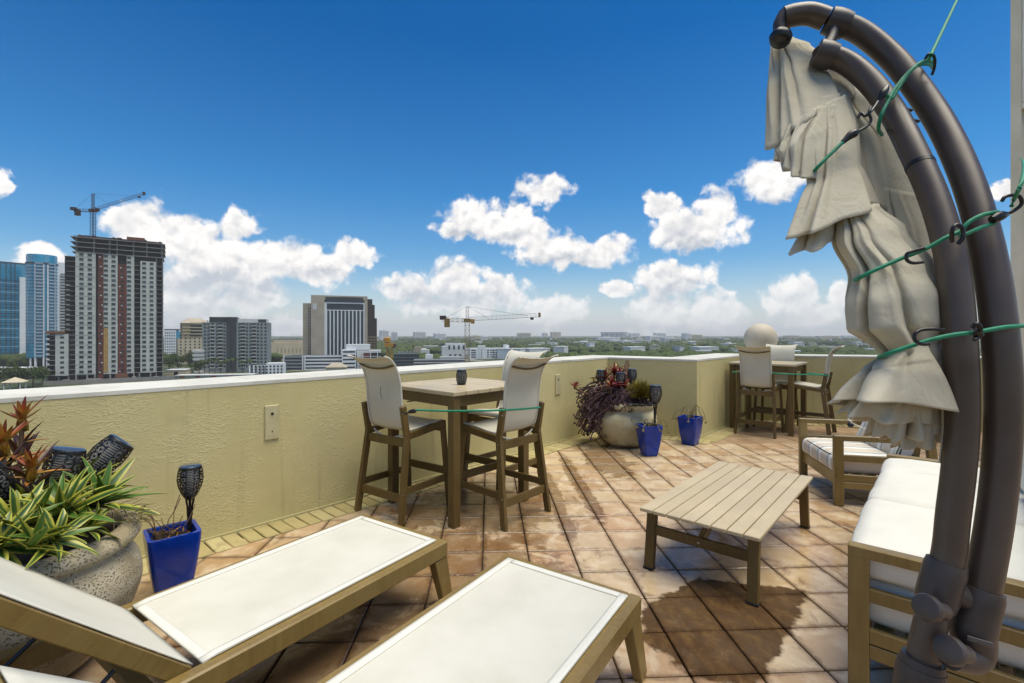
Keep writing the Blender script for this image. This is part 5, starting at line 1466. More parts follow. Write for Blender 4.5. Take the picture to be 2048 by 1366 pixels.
def leafy(c0, c1):
    def fn(t, b):
        p = wpos(t); c = t.ramp(t.noise(p, 0.35, 4, 0.6), [(0.3, c0), (0.7, c1)])
        c = t.mix(t.smooth(t.noise(p, 0.012, 3), 0.35, 0.7), c, t.mix(1.0, c, (1.25, 1.15, 0.8), 'MULTIPLY'))
        t.l.new(c, b.inputs['Base Color'])
    return fn


mat('crown', rough=0.8, fn=leafy((0.026, 0.046, 0.014), (0.070, 0.100, 0.030)), spec=0.15)


class Bld:
    def __init__(s, name, label, cat, pxL, ZL, pxR, ZR, pyT, group=None):
        a = at(pxL, HY, ZL); b = at(pxR, HY, ZR); s.W = hypot(b.x - a.x, b.y - a.y); s.H = HC + (HY - pyT) * ZL / F - GZ
        s.ang = atan2(b.y - a.y, b.x - a.x); s.a = a; s.b = b; s.pxL = pxL
        s.r = empty(name, (a.x, a.y, GZ), s.ang, label, cat, group); s.cache = {}
    def u(s, px):
        """distance along the facade of what is seen at px"""
        d = at(px, HY, 1.0); e = Vector((cos(s.ang), sin(s.ang), 0)); n = Vector((-e.y, e.x, 0))
        t = s.a.dot(n) / Vector((d.x, d.y, 0)).dot(n); return (Vector((d.x, d.y, 0)) * t - Vector((s.a.x, s.a.y, 0))).dot(e)
    def z(s, py, u=0.0):
        q = s.a + Vector((cos(s.ang), sin(s.ang), 0)) * u; zc = q.x * sin(YAW) + q.y * cos(YAW)
        return HC + (HY - py) * zc / F - GZ
    def box(s, name, m, u0, u1, y0, y1, z0, z1, parent=None):
        return MB().cbox(((u0 + u1) / 2, (y0 + y1) / 2, (z0 + z1) / 2), (u1 - u0, y1 - y0, z1 - z0)).build(name, m, parent or s.r)
    def win(s, u, z, w_, h_, m='dwin', y=0.0, name='window', d=0.12, parent=None):
        k = (round(w_, 2), round(h_, 2), m, d)
        if k not in s.cache:
            me = MB().cbox((0, 0, 0), (w_, d, h_)).mesh(name); me.materials.append(MATS[m]); s.cache[k] = me
        return ob(name, s.cache[k], parent or s.r, (u, y, z))
    def many(s, name, m, boxes):
        mb = MB()
        for (u0, u1, y0, y1, z0, z1) in boxes: mb.cbox(((u0 + u1) / 2, (y0 + y1) / 2, (z0 + z1) / 2), (u1 - u0, y1 - y0, z1 - z0))
        return stuff(mb.build(name, m, s.r))


# tower under construction ---------------------------------------------------------
T = Bld('tower_under_construction', 'unfinished grey concrete tower block with open top floors and red hoists', 'building', 150.6, 285, 326.5, 309, 470)
fh = 2.92; NF = 25; D = 20.0; zb = 5.0; top = zb + NF * fh
U = lambda x: T.u(x / 4.0176)
T.box('core', 'darkgap', 1.0, T.W - 0.6, 1.6, D, 0.0, top + 3.5 * fh)
def strip(x0, x1, wins, n0=0, n1=NF):
    T.box('wall_panel', 'block', U(x0), U(x1), 0.0, 1.5, zb - 0.4, zb + n1 * fh)
    for k in range(n0, n1):
        z = zb + k * fh + 1.55
        for q in wins:
            pane = 'dwin' if (k > 19 or (k * 7 + int(q)) % 2 == 0) else 'bwin'
            T.win(U(q) + random.uniform(-.08, .08), z, 1.95, 1.4, pane); T.win(U(q), z - 0.86, 2.3, 0.16, 'conc', -0.1, 'sill')
strip(605, 768, (655, 722)); strip(832, 945, (850, 912)); strip(1018, 1078, (1037,)); strip(1128, 1252, (1158, 1218), 0, 24)
for x0, x1, n in ((790, 830, 25), (950, 1015, 23)):
    T.box('hoist_tower', 'redframe', U(x0), U(x1), 0.2, 1.4, 1.0, zb + n * fh)
    for k in range(n): T.win((U(x0) + U(x1)) / 2, zb + k * fh + 1.5, (U(x1) - U(x0)) * 0.42, 1.5, 'darkgap', 0.15, 'hoist_opening')
    T.many('hoist_marks', 'offwhite', [(U(x0) + 0.3 + (k % 3) * 0.5, U(x0) + 1.1 + (k % 3) * 0.5, 0.05, 0.2, zb + k * fh + 0.5, zb + k * fh + 1.1) for k in range(0, n, 2)])
T.box('wrapped_panel', 'yellowwrap', U(832), U(868), -0.15, 0.2, zb + 0.5, zb + 9.5 * fh)
for k in range(NF + 4):
    z = zb + k * fh
    if k <= NF - 2: T.box('balcony_slab', 'conc', U(1080), U(1126), 0.1, 1.7, z - 0.14, z + 0.12); T.box('balcony_slab', 'conc', U(1254), T.W + 0.2, -0.2, 1.7, z - 0.14, z + 0.12)
    if k > NF - 1:
        e = 0.9 if k > NF else 0.3
        T.box('open_floor_slab', 'conc', -1.2 - e, T.W + e, -e, D, z - 0.2, z + 0.2)
        for x in (612, 755, 880, 940, 1072, 1180, 1300):
            if k < NF + 3: T.box('column', 'conc', U(x) - 0.35, U(x) + 0.35, 0.3, 1.0, z + 0.2, z + fh - 0.2)
    if k < NF + 3 and k % 2 == 0: T.box('floor_line', 'conc', U(606), U(766), -0.08, 0.1, z - 0.12, z + 0.04)
for x in (1256, 1308):
    T.box('column', 'conc', U(x) - 0.25, U(x) + 0.25, 0.1, 0.7, 0, zb + NF * fh)
T.box('formwork', 'rust', U(1015), U(1160), 3, 9, top + 3 * fh + 0.3, top + 3 * fh + 3.4)
T.many('site_clutter', 'crane_dark', [(a, a + random.uniform(.6, 3), 0, random.uniform(.4, 3), top + 3 * fh + 0.2, top + 3 * fh + random.uniform(.6, 1.9)) for a in [random.uniform(-1, T.W - 2) for _ in range(26)]])
# left balconies and lower wing
T.box('balcony_wing', 'darkgap', U(512), U(604), 3.0, D, 0, zb + 24 * fh)
for k in range(25):
    z = zb + k * fh
    T.box('balcony_slab', 'conc', U(530) - (0.8 if k > 22 else 0), U(604), 1.2 - (1.0 if k > 22 else 0), 3.2, z - 0.14, z + 0.14)
    if k < 19: T.win(U(540), z + 0.65, 1.9, 0.7, 'conc', 1.3, 'balcony_rail')
T.box('lower_wing', 'block', U(448), U(552), -1.4, 4, zb - 0.4, zb + 8.2 * fh)
for k in range(8): T.win(U(503), zb + k * fh + 1.55, 1.7, 1.3, 'bwin', -1.42)
T.box('lower_wing_core', 'darkgap', U(378), U(604), 0.6, 12, 0, zb + 8.3 * fh); T.box('lower_wing_roof', 'rust', U(372), U(520), -2.0, 12, zb + 8.3 * fh, zb + 8.8 * fh)
for k in range(9):
    z = zb + k * fh
    T.box('balcony_slab', 'conc', U(375), U(446), -1.6, 1, z - 0.16, z + 0.16); T.box('balcony_slab', 'conc', U(553), U(604), -0.6, 1, z - 0.14, z + 0.14)
    T.win(U(388), z + 0.7, 1.5, 0.9, 'offwhite', -1.65, 'balcony_rail')
for x in (380, 470, 550, 612, 700, 762, 885, 1075, 1120, 1210): T.box('ground_column', 'conc', U(x) - 0.4, U(x) + 0.4, -0.1, 0.7, 0, zb - 0.4)
T.box('site_hoarding', 'conc', U(375), T.W + 6, -9, -8.6, 0, 2.4); T.box('site_hut', 'rust', U(935), U(1035), -7, -4, 0, 4.6)
T.many('rubble', 'conc', [(a, a + random.uniform(.8, 3), -6, -3, 0, random.uniform(.5, 2.6)) for a in [random.uniform(-8, T.W + 4) for _ in range(40)]])


def lattice(mb, p0, p1, w_, bay, r, up=Vector((0, 0, 1)), tri=False):
    d = (p1 - p0); L = d.length; z = d.normalized(); x = z.cross(up); x = x.normalized() if x.length > 1e-3 else Vector((1, 0, 0)); y = x.cross(z)
    cs = [(-1, -1), (1, -1), (0, 1)] if tri else [(-1, -1), (1, -1), (1, 1), (-1, 1)]
    n = max(2, int(L / bay)); P = lambda i, k: p0 + z * (L * i / n) + (x * cs[k][0] + y * cs[k][1]) * w_ / 2
    for k in range(len(cs)): mb.bar(P(0, k), P(n, k), r, r, 0)
    for i in range(n):
        for k in range(len(cs)):
            j = (k + 1) % len(cs); mb.bar(P(i, k), P(i + 1, j) if i % 2 else P(i + 1, j), r * 0.6, r * 0.6, 0); mb.bar(P(i, k), P(i, j), r * 0.6, r * 0.6, 0)
    return mb


def crane(label, mast_px, zc, foot_py, deck_py, apex_py, tail, tip, mw, jw, mm, mj, z_tail=None, z_tip=None, r=0.14, cabm='crane_dark'):
    b_ = at(mast_px, foot_py, zc); r_ = empty('tower_crane', b_, 0, label, 'crane'); q = lambda px, py, z: at(px, py, z) - b_
    dk_ = q(mast_px, deck_py, zc); ap = q(mast_px, apex_py, zc); tl = q(*tail, z_tail or zc); tp = q(*tip, z_tip or zc)
    lattice(MB(), Vector((0, 0, 0)), dk_, mw, mw * 1.05, r, Vector((0, 1, 0))).build('mast', mm, r_)
    MB().cbox(dk_, (mw * 1.5, mw * 1.5, mw * 0.8)).build('slewing_deck', mm, r_)
    lattice(MB(), dk_ + Vector((0, 0, mw * 0.3)), tp, jw, jw * 1.15, r * 0.75, tri=True).build('jib', mj, r_)
    lattice(MB(), dk_, tl, jw, jw * 1.4, r, tri=True).build('counter_jib', mm, r_)
    k = MB(); lattice(k, dk_, ap, mw * 0.55, mw, r * 0.8, Vector((0, 1, 0))); k.build('apex', 'crane_dark', r_)
    MB().cbox(tl + Vector((0, 0, -mw * 0.75)) + (dk_ - tl).normalized() * mw, (mw * 1.2, mw * 1.0, mw * 1.9)).build('counterweight', mm, r_)
    MB().cbox(tl + Vector((0, 0, mw * 0.4)), (mw * 1.4, mw, mw * 0.9)).build('winch', 'crane_dark', r_)
    for a, c in ((ap, tl), (ap, dk_ + (tp - dk_) * 0.32), (ap, dk_ + (tp - dk_) * 0.85)): MB().tube([a, c], r * 0.35, 5).build('stay', 'crane_dark', r_)
    MB().cbox(dk_ + (tp - dk_).normalized() * mw * 1.3 + Vector((0, 0, -mw * 0.3)), (mw * 0.8, mw * 0.8, mw)).build('cab', cabm, r_)
    MB().cbox(dk_ + (tp - dk_) * 0.9 + Vector((0, 0, -jw * 0.8)), (mw * 0.7, mw * 0.5, mw * 0.5)).build('trolley', 'crane_dark', r_)
    MB().cbox(tp, (jw * 0.5, jw, jw * 1.2)).build('jib_end', mm, r_)
    return r_


crane('dark red tower crane standing on the roof of the unfinished tower', 186, 292, 476, 421, 387, (147, 420), (288, 387), 1.9, 1.6, 'crane_dark', 'crane_dark', 288, 312, 0.17)
crane('yellow tower crane with long white jib in the middle of the skyline', 934.5, 225, 800, 641, 613, (886, 639), (1079, 630), 2.1, 1.7, 'crane_ochre', 'crane_white', 228, 215, 0.15, 'crane_yellow')
r_ = empty('crane_mast_head', at(779, 760, 300), 0, 'top of an orange crane mast right of the brown office tower', 'crane'); q = lambda px, py, z=300: at(px, py, z) - at(779, 760, 300)
lattice(MB(), Vector((0, 0, 0)), q(779, 694), 2.9, 2.6, 0.34, Vector((0, 1, 0))).build('mast', 'crane_yellow', r_)
MB().cbox(q(779, 690), (5.5, 4.5, 2.2)).build('slewing_deck', 'crane_yellow', r_); MB().cbox(q(775, 680), (3.6, 2.6, 3.6), 0.6).build('cab', 'crane_yellow', r_)
MB().cbox(q(788, 691), (2.2, 2.4, 2.6), 0.3).build('winch', 'crane_dark', r_); MB().cbox(q(769, 680), (1.6, 1.6, 1.4), 0.3).build('lamp', 'crane_yellow', r_)

# blue glass towers at the left --------------------------------------------------------
c = at(84, HY, 430); rr = 10.2; zt = HC + (HY - 511) * 430 / F - GZ
R_ = empty('round_glass_tower', (c.x, c.y, GZ), atan2(-c.y, -c.x), 'cylindrical blue glass tower with white balconies', 'building')
MB().lathe([(rr, 8), (rr, zt - 1.5), (rr * 0.98, zt), (0, zt + 1.2)], 48).build('glass_shaft', 'bluglass', R_, 40)
for k in range(29):
    z = 9 + k * (zt - 18) / 28.0
    MB().lathe([(rr + 0.25, z), (rr + 0.25, z + 0.35), (rr - 0.2, z + 0.35), (rr - 0.2, z)], 48).build('floor_ring', 'slate', R_)
    for a in (-0.16, 0.62):
        o = MB().cbox((0, 0, 0), (2.4, 5.4, 1.1)).build('balcony', 'balcony', R_); o.location = (cos(a) * (rr + 0.4), sin(a) * (rr + 0.4), z + 0.9); o.rotation_euler.z = a
for a in (-0.42, 0.10, 0.36, 0.88): MB().bar((cos(a) * (rr + 0.5), sin(a) * (rr + 0.5), 0), (cos(a) * (rr + 0.5), sin(a) * (rr + 0.5), zt - 9), 0.9, 0.9, 0).build('fin', 'white', R_)
for a in (-0.9, -0.42, 0.1, 0.36, 0.88): MB().bar((cos(a) * (rr - 1), sin(a) * (rr - 1), 0), (cos(a) * (rr - 1), sin(a) * (rr - 1), 8), 1.2, 1.2, 0).build('ground_column', 'white', R_)
MB().lathe([(rr + 0.6, zt - 8), (rr + 0.6, zt - 7.2), (rr, zt - 7.2)], 48).build('crown_ring', 'slate', R_)

G = Bld('glass_tower', 'dark blue glass tower with a white vertical fin at the left edge', 'building', -60, 440, 52, 470, 512)
G.box('glass_shaft', 'bluglass', 0, G.W, 0.4, 16, 0, G.H - 3); G.box('roof_cap', 'slate', -0.5, G.W + 0.4, 0, 16.5, G.H - 3.4, G.H - 2.4)
G.box('white_fin', 'white', G.u(39), G.u(51), -0.8, 2, 4, G.z(555, G.W))
for k in range(26): G.box('floor_slab', 'slate' if k % 3 else 'balcony', 0, G.u(38), 0.05, 0.45, 8 + k * 2.9, 8.5 + k * 2.9)
for x in (0, 12, 22, 30): G.box('mullion', 'slate', G.u(x) - 0.3, G.u(x) + 0.3, 0.1, 0.5, 6, G.H - 3)
Wt = Bld('white_balcony_tower', 'white apartment tower showing between the round glass tower and the unfinished one', 'building', 112, 520, 140, 528, 524)
Wt.box('shaft', 'white', 0, Wt.W, 0.8, 16, 0, Wt.H)
for k in range(30): Wt.win(Wt.W * 0.55, 3 + k * 3.15, Wt.W * 0.5, 1.5, 'dwin', 0.75); Wt.box('balcony', 'offwhite', Wt.W * 0.25, Wt.W, -0.4, 0.8, 1.6 + k * 3.15, 2.3 + k * 3.15)

# low white villas and deck under the glass towers
for k, (x0, x1, z0, py, l) in enumerate(((0, 62, 360, 745, 'low white flat roofed building at the foot of the glass towers'), (60, 98, 345, 745, 'low building with blue grey front between the white roof and the unfinished tower'), (-30, 50, 400, 737, 'white roof terrace just below the dark blue glass tower'))):
    V = Bld('low_building', l, 'building', x0, z0, x1, z0, py); V.box('wall', 'offwhite' if k != 1 else 'greywall', 0, V.W, 0.3, 12, 0, V.H); V.box('roof', 'white', -0.4, V.W + 0.4, 0, 12.5, V.H, V.H + 0.6); V.box('window', 'bwin', V.W * .1, V.W * .8, 0.2, 0.35, V.H * .35, V.H * .7)

# middle distance ------------------------------------------------------------------
B = Bld('small_white_block', 'small white block with blue glass edge right of the unfinished tower', 'building', 328, 560, 361, 566, 660)
B.box('wall', 'white', 0, B.W * 0.72, 0, 14, 0, B.H); B.box('glass_end', 'bluglass', B.W * 0.72, B.W, 0.4, 14, 0, B.H - 1.5); B.box('roof_parapet', 'slate', 0, B.W * 0.9, 0.4, 13, B.H, B.H + 1.2)
for k in range(9):
    for j in range(5): B.win(B.W * (0.09 + j * 0.13), 4 + k * 3.3, 1.1, 1.4, 'bwin')
B = Bld('hipped_roof_tower', 'cream tower with khaki top storeys and hipped roof', 'building', 360, 470, 418, 486, 646)
B.box('base', 'cream', -1.5, B.W, 0, 18, 0, B.H * 0.62); B.box('khaki_top', 'khaki', 2.2, B.W, 0.5, 18, B.H * 0.62, B.H)
zt = B.H; pts = [(1.2, -0.6), (B.W + 1, -0.6), (B.W + 1, 19), (1.2, 19)]
MB().add([(*p, zt) for p in pts] + [(B.W * 0.35, 6, zt + 5.2), (B.W * 0.75, 6, zt + 5.2), (B.W * 0.75, 13, zt + 5.2), (B.W * 0.35, 13, zt + 5.2)], [(0, 1, 5, 4), (1, 2, 6, 5), (2, 3, 7, 6), (3, 0, 4, 7), (4, 5, 6, 7), (3, 2, 1, 0)]).build('roof', 'tan', B.r)
for k in range(9):
    for j in range(6): B.win(0.6 + j * (B.W - 1) / 6, 3.5 + k * 3.0, 1.3, 1.5, 'bwin')
for k in range(5): B.box('cornice', 'cream', 1.9, B.W + 0.3, 0.1, 0.6, B.H * 0.62 + 1 + k * 3.2, B.H * 0.62 + 1.7 + k * 3.2); B.win(B.W * 0.6, B.H * 0.62 + 2.6 + k * 3.2, B.W * 0.5, 1.6, 'dwin', 0.5)
B = Bld('grey_apartment_block', 'grey apartment block with dark slate stair tower and rows of windows', 'building', 404, 360, 540, 378, 642)
B.box('left_wing', 'greywall', 0, B.u(453), 0, 16, 0, B.z(645)); B.box('stair_tower', 'slate', B.u(418), B.u(473), 1.2, 17, 0, B.z(634, 15)); B.box('stair_face', 'slate', B.u(453), B.u(473), -0.4, 1.2, 0, B.z(634, 20)); B.box('right_wing', 'greywall', B.u(473), B.W, 0, 16, 0, B.z(645, 40))
B.box('penthouse', 'offwhite', B.u(474), B.u(535), 3, 12, B.z(645, 40), B.z(638, 40)); B.box('plant_room', 'slate', B.u(516), B.u(532), 2.5, 12, B.z(645, 40), B.z(638.5, 40))
zt = B.z(645, 20); fl = (zt - 3) / 13
for k in range(13):
    z = 3 + k * fl + 1.4
    for x, w_ in ((410, 1.4), (417, 1.4), (425, 2.2), (434, 1.4), (441, 3.0), (449, 1.5), (479, 1.5), (486, 3.0), (494, 1.5), (501, 1.5), (508, 3.0), (516, 1.5), (523, 1.5), (531, 1.5)):
        B.win(B.u(x), z, w_, 1.55, 'dwin' if w_ > 2 else 'bwin', -0.02)
    for x in (425, 441, 486, 508): B.win(B.u(x), z - 0.9, 3.3, 0.5, 'offwhite', -0.5, 'balcony_rail', 0.8)
    B.win(B.u(462), z, 0.7, 1.2, 'dwin', -0.45)
for x in (411, 416, 421, 480, 486, 492): B.box('roof_unit', 'offwhite', B.u(x), B.u(x) + 1.0, 4, 5, B.z(645, 5), B.z(645, 5) + 1.6)
B = Bld('terraced_white_block', 'pale stepped block just left of the grey apartments', 'building', 388, 352, 405, 354, 690)
for k in range(6): B.box('storey', 'offwhite', -0.3 * k, B.W, 0.1 * k, 10, 3 * k + 0.6, 3 * k + 2.2); B.box('dark_band', 'greywall', 0, B.W, 0.5, 9.8, 3 * k - 0.8, 3 * k + 0.6)
B = Bld('cream_courthouse', 'low cream building between grey apartments and brown office tower', 'building', 540, 520, 612, 540, 686)
B.box('wall', 'cream', 0, B.W, 0, 20, 0, B.H); B.box('attic', 'tan', B.W * .12, B.W * .95, 3, 18, B.H, B.H + 2.6)
for j in range(7): B.win(B.W * (0.2 + j * 0.105), B.H * 0.55, 1.0, 5.0, 'khaki')
for j in range(4): B.win(B.W * (0.15 + j * 0.2), B.H * 0.2, 1.4, 2.2, 'dwin')

O_ = Bld('office_tower', 'tall tan office tower with white ribs, dark windows and stepped brown side', 'building', 622, 430, 735, 446, 591)
zt = O_.z(590); a0, a1 = O_.u(622), O_.u(648)
O_.box('side_slab', 'tan', 0, O_.u(649), -1.0, 22, 0, zt); O_.box('left_slab', 'tan', O_.u(605), -0.1, 4, 22, 0, O_.z(606)); O_.box('crown', 'tan', O_.u(649), O_.W, -0.6, 22, O_.z(599, 20), zt)
O_.box('crown_recess', 'slate', O_.u(651), O_.u(726), -0.75, -0.5, O_.z(604.5, 20), O_.z(594, 20)); O_.box('right_slab', 'tan', O_.u(729), O_.W, -0.6, 22, 0, O_.z(599, 50)); O_.box('glass_body', 'slate', O_.u(649), O_.u(729), 0.5, 20, 0, O_.z(599, 30))
O_.box('white_frame', 'white', O_.u(649), O_.u(653.5), -0.5, 0.5, 0, O_.z(605, 20)); O_.box('white_lintel', 'white', O_.u(653.5), O_.u(729), -0.5, 0.5, O_.z(607, 20), O_.z(604.5, 20)); O_.box('white_frame', 'white', O_.u(727), O_.u(729), -0.5, 0.5, 0, O_.z(607, 45))
O_.box('white_band', 'white', O_.u(653.5), O_.u(727), -0.1, 0.5, O_.z(621, 20), O_.z(619.5, 20))
cols = [655.5 + k * 7.6 for k in range(10)]
for j in range(11): x = 653 + j * 7.5; O_.box('white_rib', 'white', O_.u(x) - 0.55, O_.u(x) + 0.55, -0.3, 0.5, 0, O_.z(621, 30))
for j in range(10):
    uu = O_.u(656.8 + j * 7.5)
    for k in range(19): O_.win(uu, O_.z(624, 30) - 1.1 - k * 2.35, 1.75, 1.35, 'bwin', 0.35)
    for k in range(2): O_.win(uu, O_.z(617.5, 30) + k * 3.0, 2.2, 1.5, 'bwin', 0.4)
for j in range(2):
    for k in range(16): O_.win(O_.u(617 + j * 3.5), O_.z(612) - 2 - k * 2.7, 0.7, 1.7, 'dwin', 3.9)
O_.box('sign_panel', 'offwhite', O_.u(625.5), O_.u(633.5), -1.15, -0.9, O_.z(619), O_.z(607))
for x0, x1, py in ((735, 745, 598), (745, 750, 609), (750, 754.5, 636)): O_.box('brown_step', 'umber', O_.u(x0), O_.u(x1), 2 + (x0 - 735) * .2, 22, 0, O_.z(py, 50))
for k in range(6):
    for j in range(6): O_.win(O_.u(737.5 + j * 3), O_.z(674, 50) - k * 2.6, 0.7, 1.3, 'khaki', 1.95)

Pd = Bld('parking_deck', 'long white parking deck with dark horizontal openings in front of the office tower', 'building', 566, 385, 705, 392, 711)
Pd.box('dark_core', 'slate', 0.3, Pd.W, 0.5, 24, 0, Pd.H - 0.6)
for k in range(7): Pd.box('deck_band', 'white', Pd.W * 0.3, Pd.W, -0.1, 0.7, Pd.H - 1.5 - k * 2.7, Pd.H - 0.1 - k * 2.7); Pd.box('deck_band', 'greywall', 0, Pd.W * 0.27, 0.1, 0.7, Pd.H - 1.9 - k * 2.7, Pd.H - 0.6 - k * 2.7)
for x in (0, 0.27, 0.30): Pd.box('pier', 'white', Pd.W * x, Pd.W * x + 1.0, -0.2, 0.8, 0, Pd.H)
B = Bld('white_podium', 'white stepped building with red brick bay at the foot of the office tower', 'building', 684, 372, 762, 380, 700)
B.box('white_front', 'white', 0, B.u(712), 0, 14, 0, B.H); B.box('upper_white', 'white', B.u(692), B.u(740), 3, 16, B.H, B.H + 4.2); B.box('upper_right', 'offwhite', B.u(714), B.u(762), 2, 16, 0, B.H - 0.5)
B.box('brick_bay', 'redframe', B.u(726), B.u(741), -0.2, 2.2, 0, B.H - 2.2); B.box('dark_bay', 'umber', B.u(742), B.u(762), 0.4, 2.2, 0, B.H - 2)
for k in range(5):
    B.win(B.u(698), B.H - 1.5 - k * 3, 9, 1.2, 'dwin'); B.box('floor_band', 'offwhite', B.u(714), B.u(762), -0.3, 0.3, B.H - 2.4 - k * 3, B.H - 2.0 - k * 3)
for x in (716, 726, 741, 755): B.box('pier', 'white', B.u(x) - .25, B.u(x) + .25, -0.4, 0.2, 0, B.H - 0.6)
B = Bld('white_townhouse_row', 'small white houses with square windows in front of the grey apartments', 'building', 498, 335, 566, 340, 731)
B.box('wall', 'white', B.W * .5, B.W, 0, 9, 0, B.H + 1.4); B.box('wall', 'greywall', 0, B.W * .5, 0.4, 9, 0, B.H - 0.4)
for j in range(9):
    for k in range(3): B.win(B.W * (0.08 + j * 0.11), B.H - 0.8 - k * 2.2, 1.1, 1.3, 'dwin')
for j in range(4): B.box('white_pier', 'white', B.W * j * .125, B.W * j * .125 + 0.7, 0, 0.6, 0, B.H)
B = Bld('tan_roof_house', 'small building with tan tiled roof in front of the parking deck', 'building', 650, 332, 692, 334, 735)
B.box('wall', 'cream', 0.5, B.W - 0.5, 0.5, 8, 0, B.H); MB().add([(0, 0, B.H), (B.W, 0, B.H), (B.W, 9, B.H), (0, 9, B.H), (B.W * .3, 4, B.H + 3), (B.W * .7, 4, B.H + 3)], [(0, 1, 5, 4), (1, 2, 5), (2, 3, 4, 5), (3, 0, 4), (3, 2, 1, 0)]).build('roof', 'tan', B.r)
B = Bld('roadside_wall_block', 'long low building with grey and brick bays under the grey apartments', 'building', 350, 318, 505, 326, 752)
B.box('wall', 'greywall', 0, B.W, 0, 8, 0, B.H); B.box('coping', 'offwhite', -.2, B.W + .2, -.2, 8.2, B.H, B.H + .5)
for j in range(5): B.box('brick_bay', 'redframe', B.W * (.06 + j * .2), B.W * (.06 + j * .2) + 3, -.3, .2, 0, B.H - .1); B.win(B.W * (.17 + j * .2), B.H - 2, 4, 1.4, 'dwin')
B = Bld('flat_pale_roof_hall', 'small hall with pale flat roof right of the unfinished tower', 'building', 332, 330, 372, 333, 741)
B.box('wall', 'cream', 0, B.W, 0, 10, 0, B.H); B.box('roof', 'white', -.3, B.W + .3, -.3, 10, B.H, B.H + .5); B.box('door', 'dwin', B.W * .4, B.W * .6, -.1, .1, 0, 3)
B = Bld('green_glass_block', 'low green grey glass office block right of the orange crane mast', 'building', 788, 420, 838, 424, 708)
B.box('core', 'slate', 0, B.W, .4, 16, 0, B.H)
for k in range(6): B.box('glass_band', 'bwin', -.2, B.W + .2, 0, .5, B.H - 1.6 - k * 2.9, B.H - .2 - k * 2.9); B.box('floor_slab', 'greywall', -.4, B.W + .4, -.2, .6, B.H - .2 - k * 2.9, B.H + .1 - k * 2.9)
for k in range(5): B.box('roof_unit', 'greywall', B.W * (.15 + k * .15), B.W * (.15 + k * .15) + 2, 4, 7, B.H, B.H + 2.2)
B = Bld('brown_sided_block', 'small block with brown side wall behind the green glass offices', 'building', 828, 520, 858, 522, 694)
B.box('wall', 'tan', 0, B.W * .45, 0, 12, 0, B.H); B.box('pale_wall', 'offwhite', B.W * .45, B.W, .3, 12, 0, B.H - 3); B.box('roof_unit', 'white', B.W * .5, B.W * .8, 3, 8, B.H - 3, B.H - 1.5)
B = Bld('low_white_deck', 'low white decked building behind the near table', 'building', 828, 395, 930, 400, 718)
B.box('core', 'darkgap', 0, B.W, .5, 18, 0, B.H - .4)
for k in range(4): B.box('deck_band', 'offwhite', -.2, B.W, 0, .6, B.H - 1.2 - k * 2.4, B.H - .2 - k * 2.4)
B.box('roof_room', 'white', B.W * .22, B.W * .36, 2, 8, B.H, B.H + 3.6); B.box('roof_screen', 'offwhite', B.W * .5, B.W * .9, 4, 9, B.H, B.H + 1.8)
B = Bld('pale_green_hospital', 'pale green white block with paired bays behind the crane mast', 'building', 884, 560, 932, 566, 690)
B.box('wall', 'offwhite', 0, B.W, 0, 16, 0, B.H - 2); B.box('upper', 'white', B.W * .16, B.W, .6, 16, B.H - 2, B.H + 1.5)
for j in range(4): B.win(B.W * (.3 + j * .2), B.H - 3, 2.2, 5, 'bwin')
for j in range(3): B.win(B.W * (.35 + j * .2), B.H - 12, 3, 2.2, 'bwin')
B = Bld('white_office_wing', 'long white three storey building with dark square windows right of the crane', 'building', 938, 560, 1060, 572, 694)
B.box('wall', 'white', 0, B.u(1012), 0, 16, 0, B.H - 1.5); B.box('right_tower', 'white', B.u(1010), B.u(1018), -.6, 16, 0, B.H + 2.2); B.box('left_tower', 'white', B.u(958), B.u(971), -.6, 16, 0, B.H + 1.2); B.box('rear_wing', 'offwhite', B.u(1018), B.W, 1, 16, 0, B.H - 2.2)
for k in range(4):
    for x, w_ in ((947, 5.5), (963, 1), (976, 2.2), (982, 1.6), (987, 2.8), (993, 2.2), (1000, 1.6), (1006, 2.8)): B.win(B.u(x), B.H - 4 - k * 2.6, w_, 1.3, 'dwin', -0.05 if not 958 < x < 971 else -.6)
for j in range(2): B.win(B.u(1030 + j * 15), B.H - 5, 6, 1.2, 'bwin', .95)

# far buildings: pale blocks down to the horizon -----------------------------------------
rd = random.Random(77)
SPEC = [(765, 778, 1800, 661), (782, 795, 1900, 664), (830, 852, 2300, 664), (872, 892, 2100, 667), (940, 947, 1500, 672), (950, 962, 1600, 671), (963, 975, 1700, 672), (1035, 1062, 2600, 666), (1088, 1096, 3000, 666), (1105, 1122, 3100, 664),
        (1205, 1252, 3200, 665.5), (1262, 1280, 3300, 666.5), (1300, 1325, 1700, 672), (1312, 1332, 2600, 666), (1372, 1382, 1900, 666.5), (1382, 1405, 1950, 669.5), (1456, 1474, 900, 687), (1220, 1245, 1250, 680), (1246, 1264, 1200, 681), (1265, 1302, 1300, 679),
        (1330, 1362, 1500, 676), (1366, 1412, 1150, 684), (1148, 1196, 1100, 684), (1196, 1240, 1600, 675), (1640, 1680, 2200, 672), (1570, 1600, 2500, 671), (1690, 1725, 2600, 671)]
ORD = ['first', 'second', 'third', 'fourth', 'fifth', 'sixth', 'seventh', 'eighth', 'ninth', 'tenth', 'eleventh', 'twelfth', 'thirteenth', 'fourteenth', 'fifteenth', 'sixteenth', 'seventeenth']
rank = {}
for flag in (True, False):
    for n_, q in enumerate(sorted([s for s in SPEC if (s[3] < 668) == flag])): rank[q] = ORD[n_]
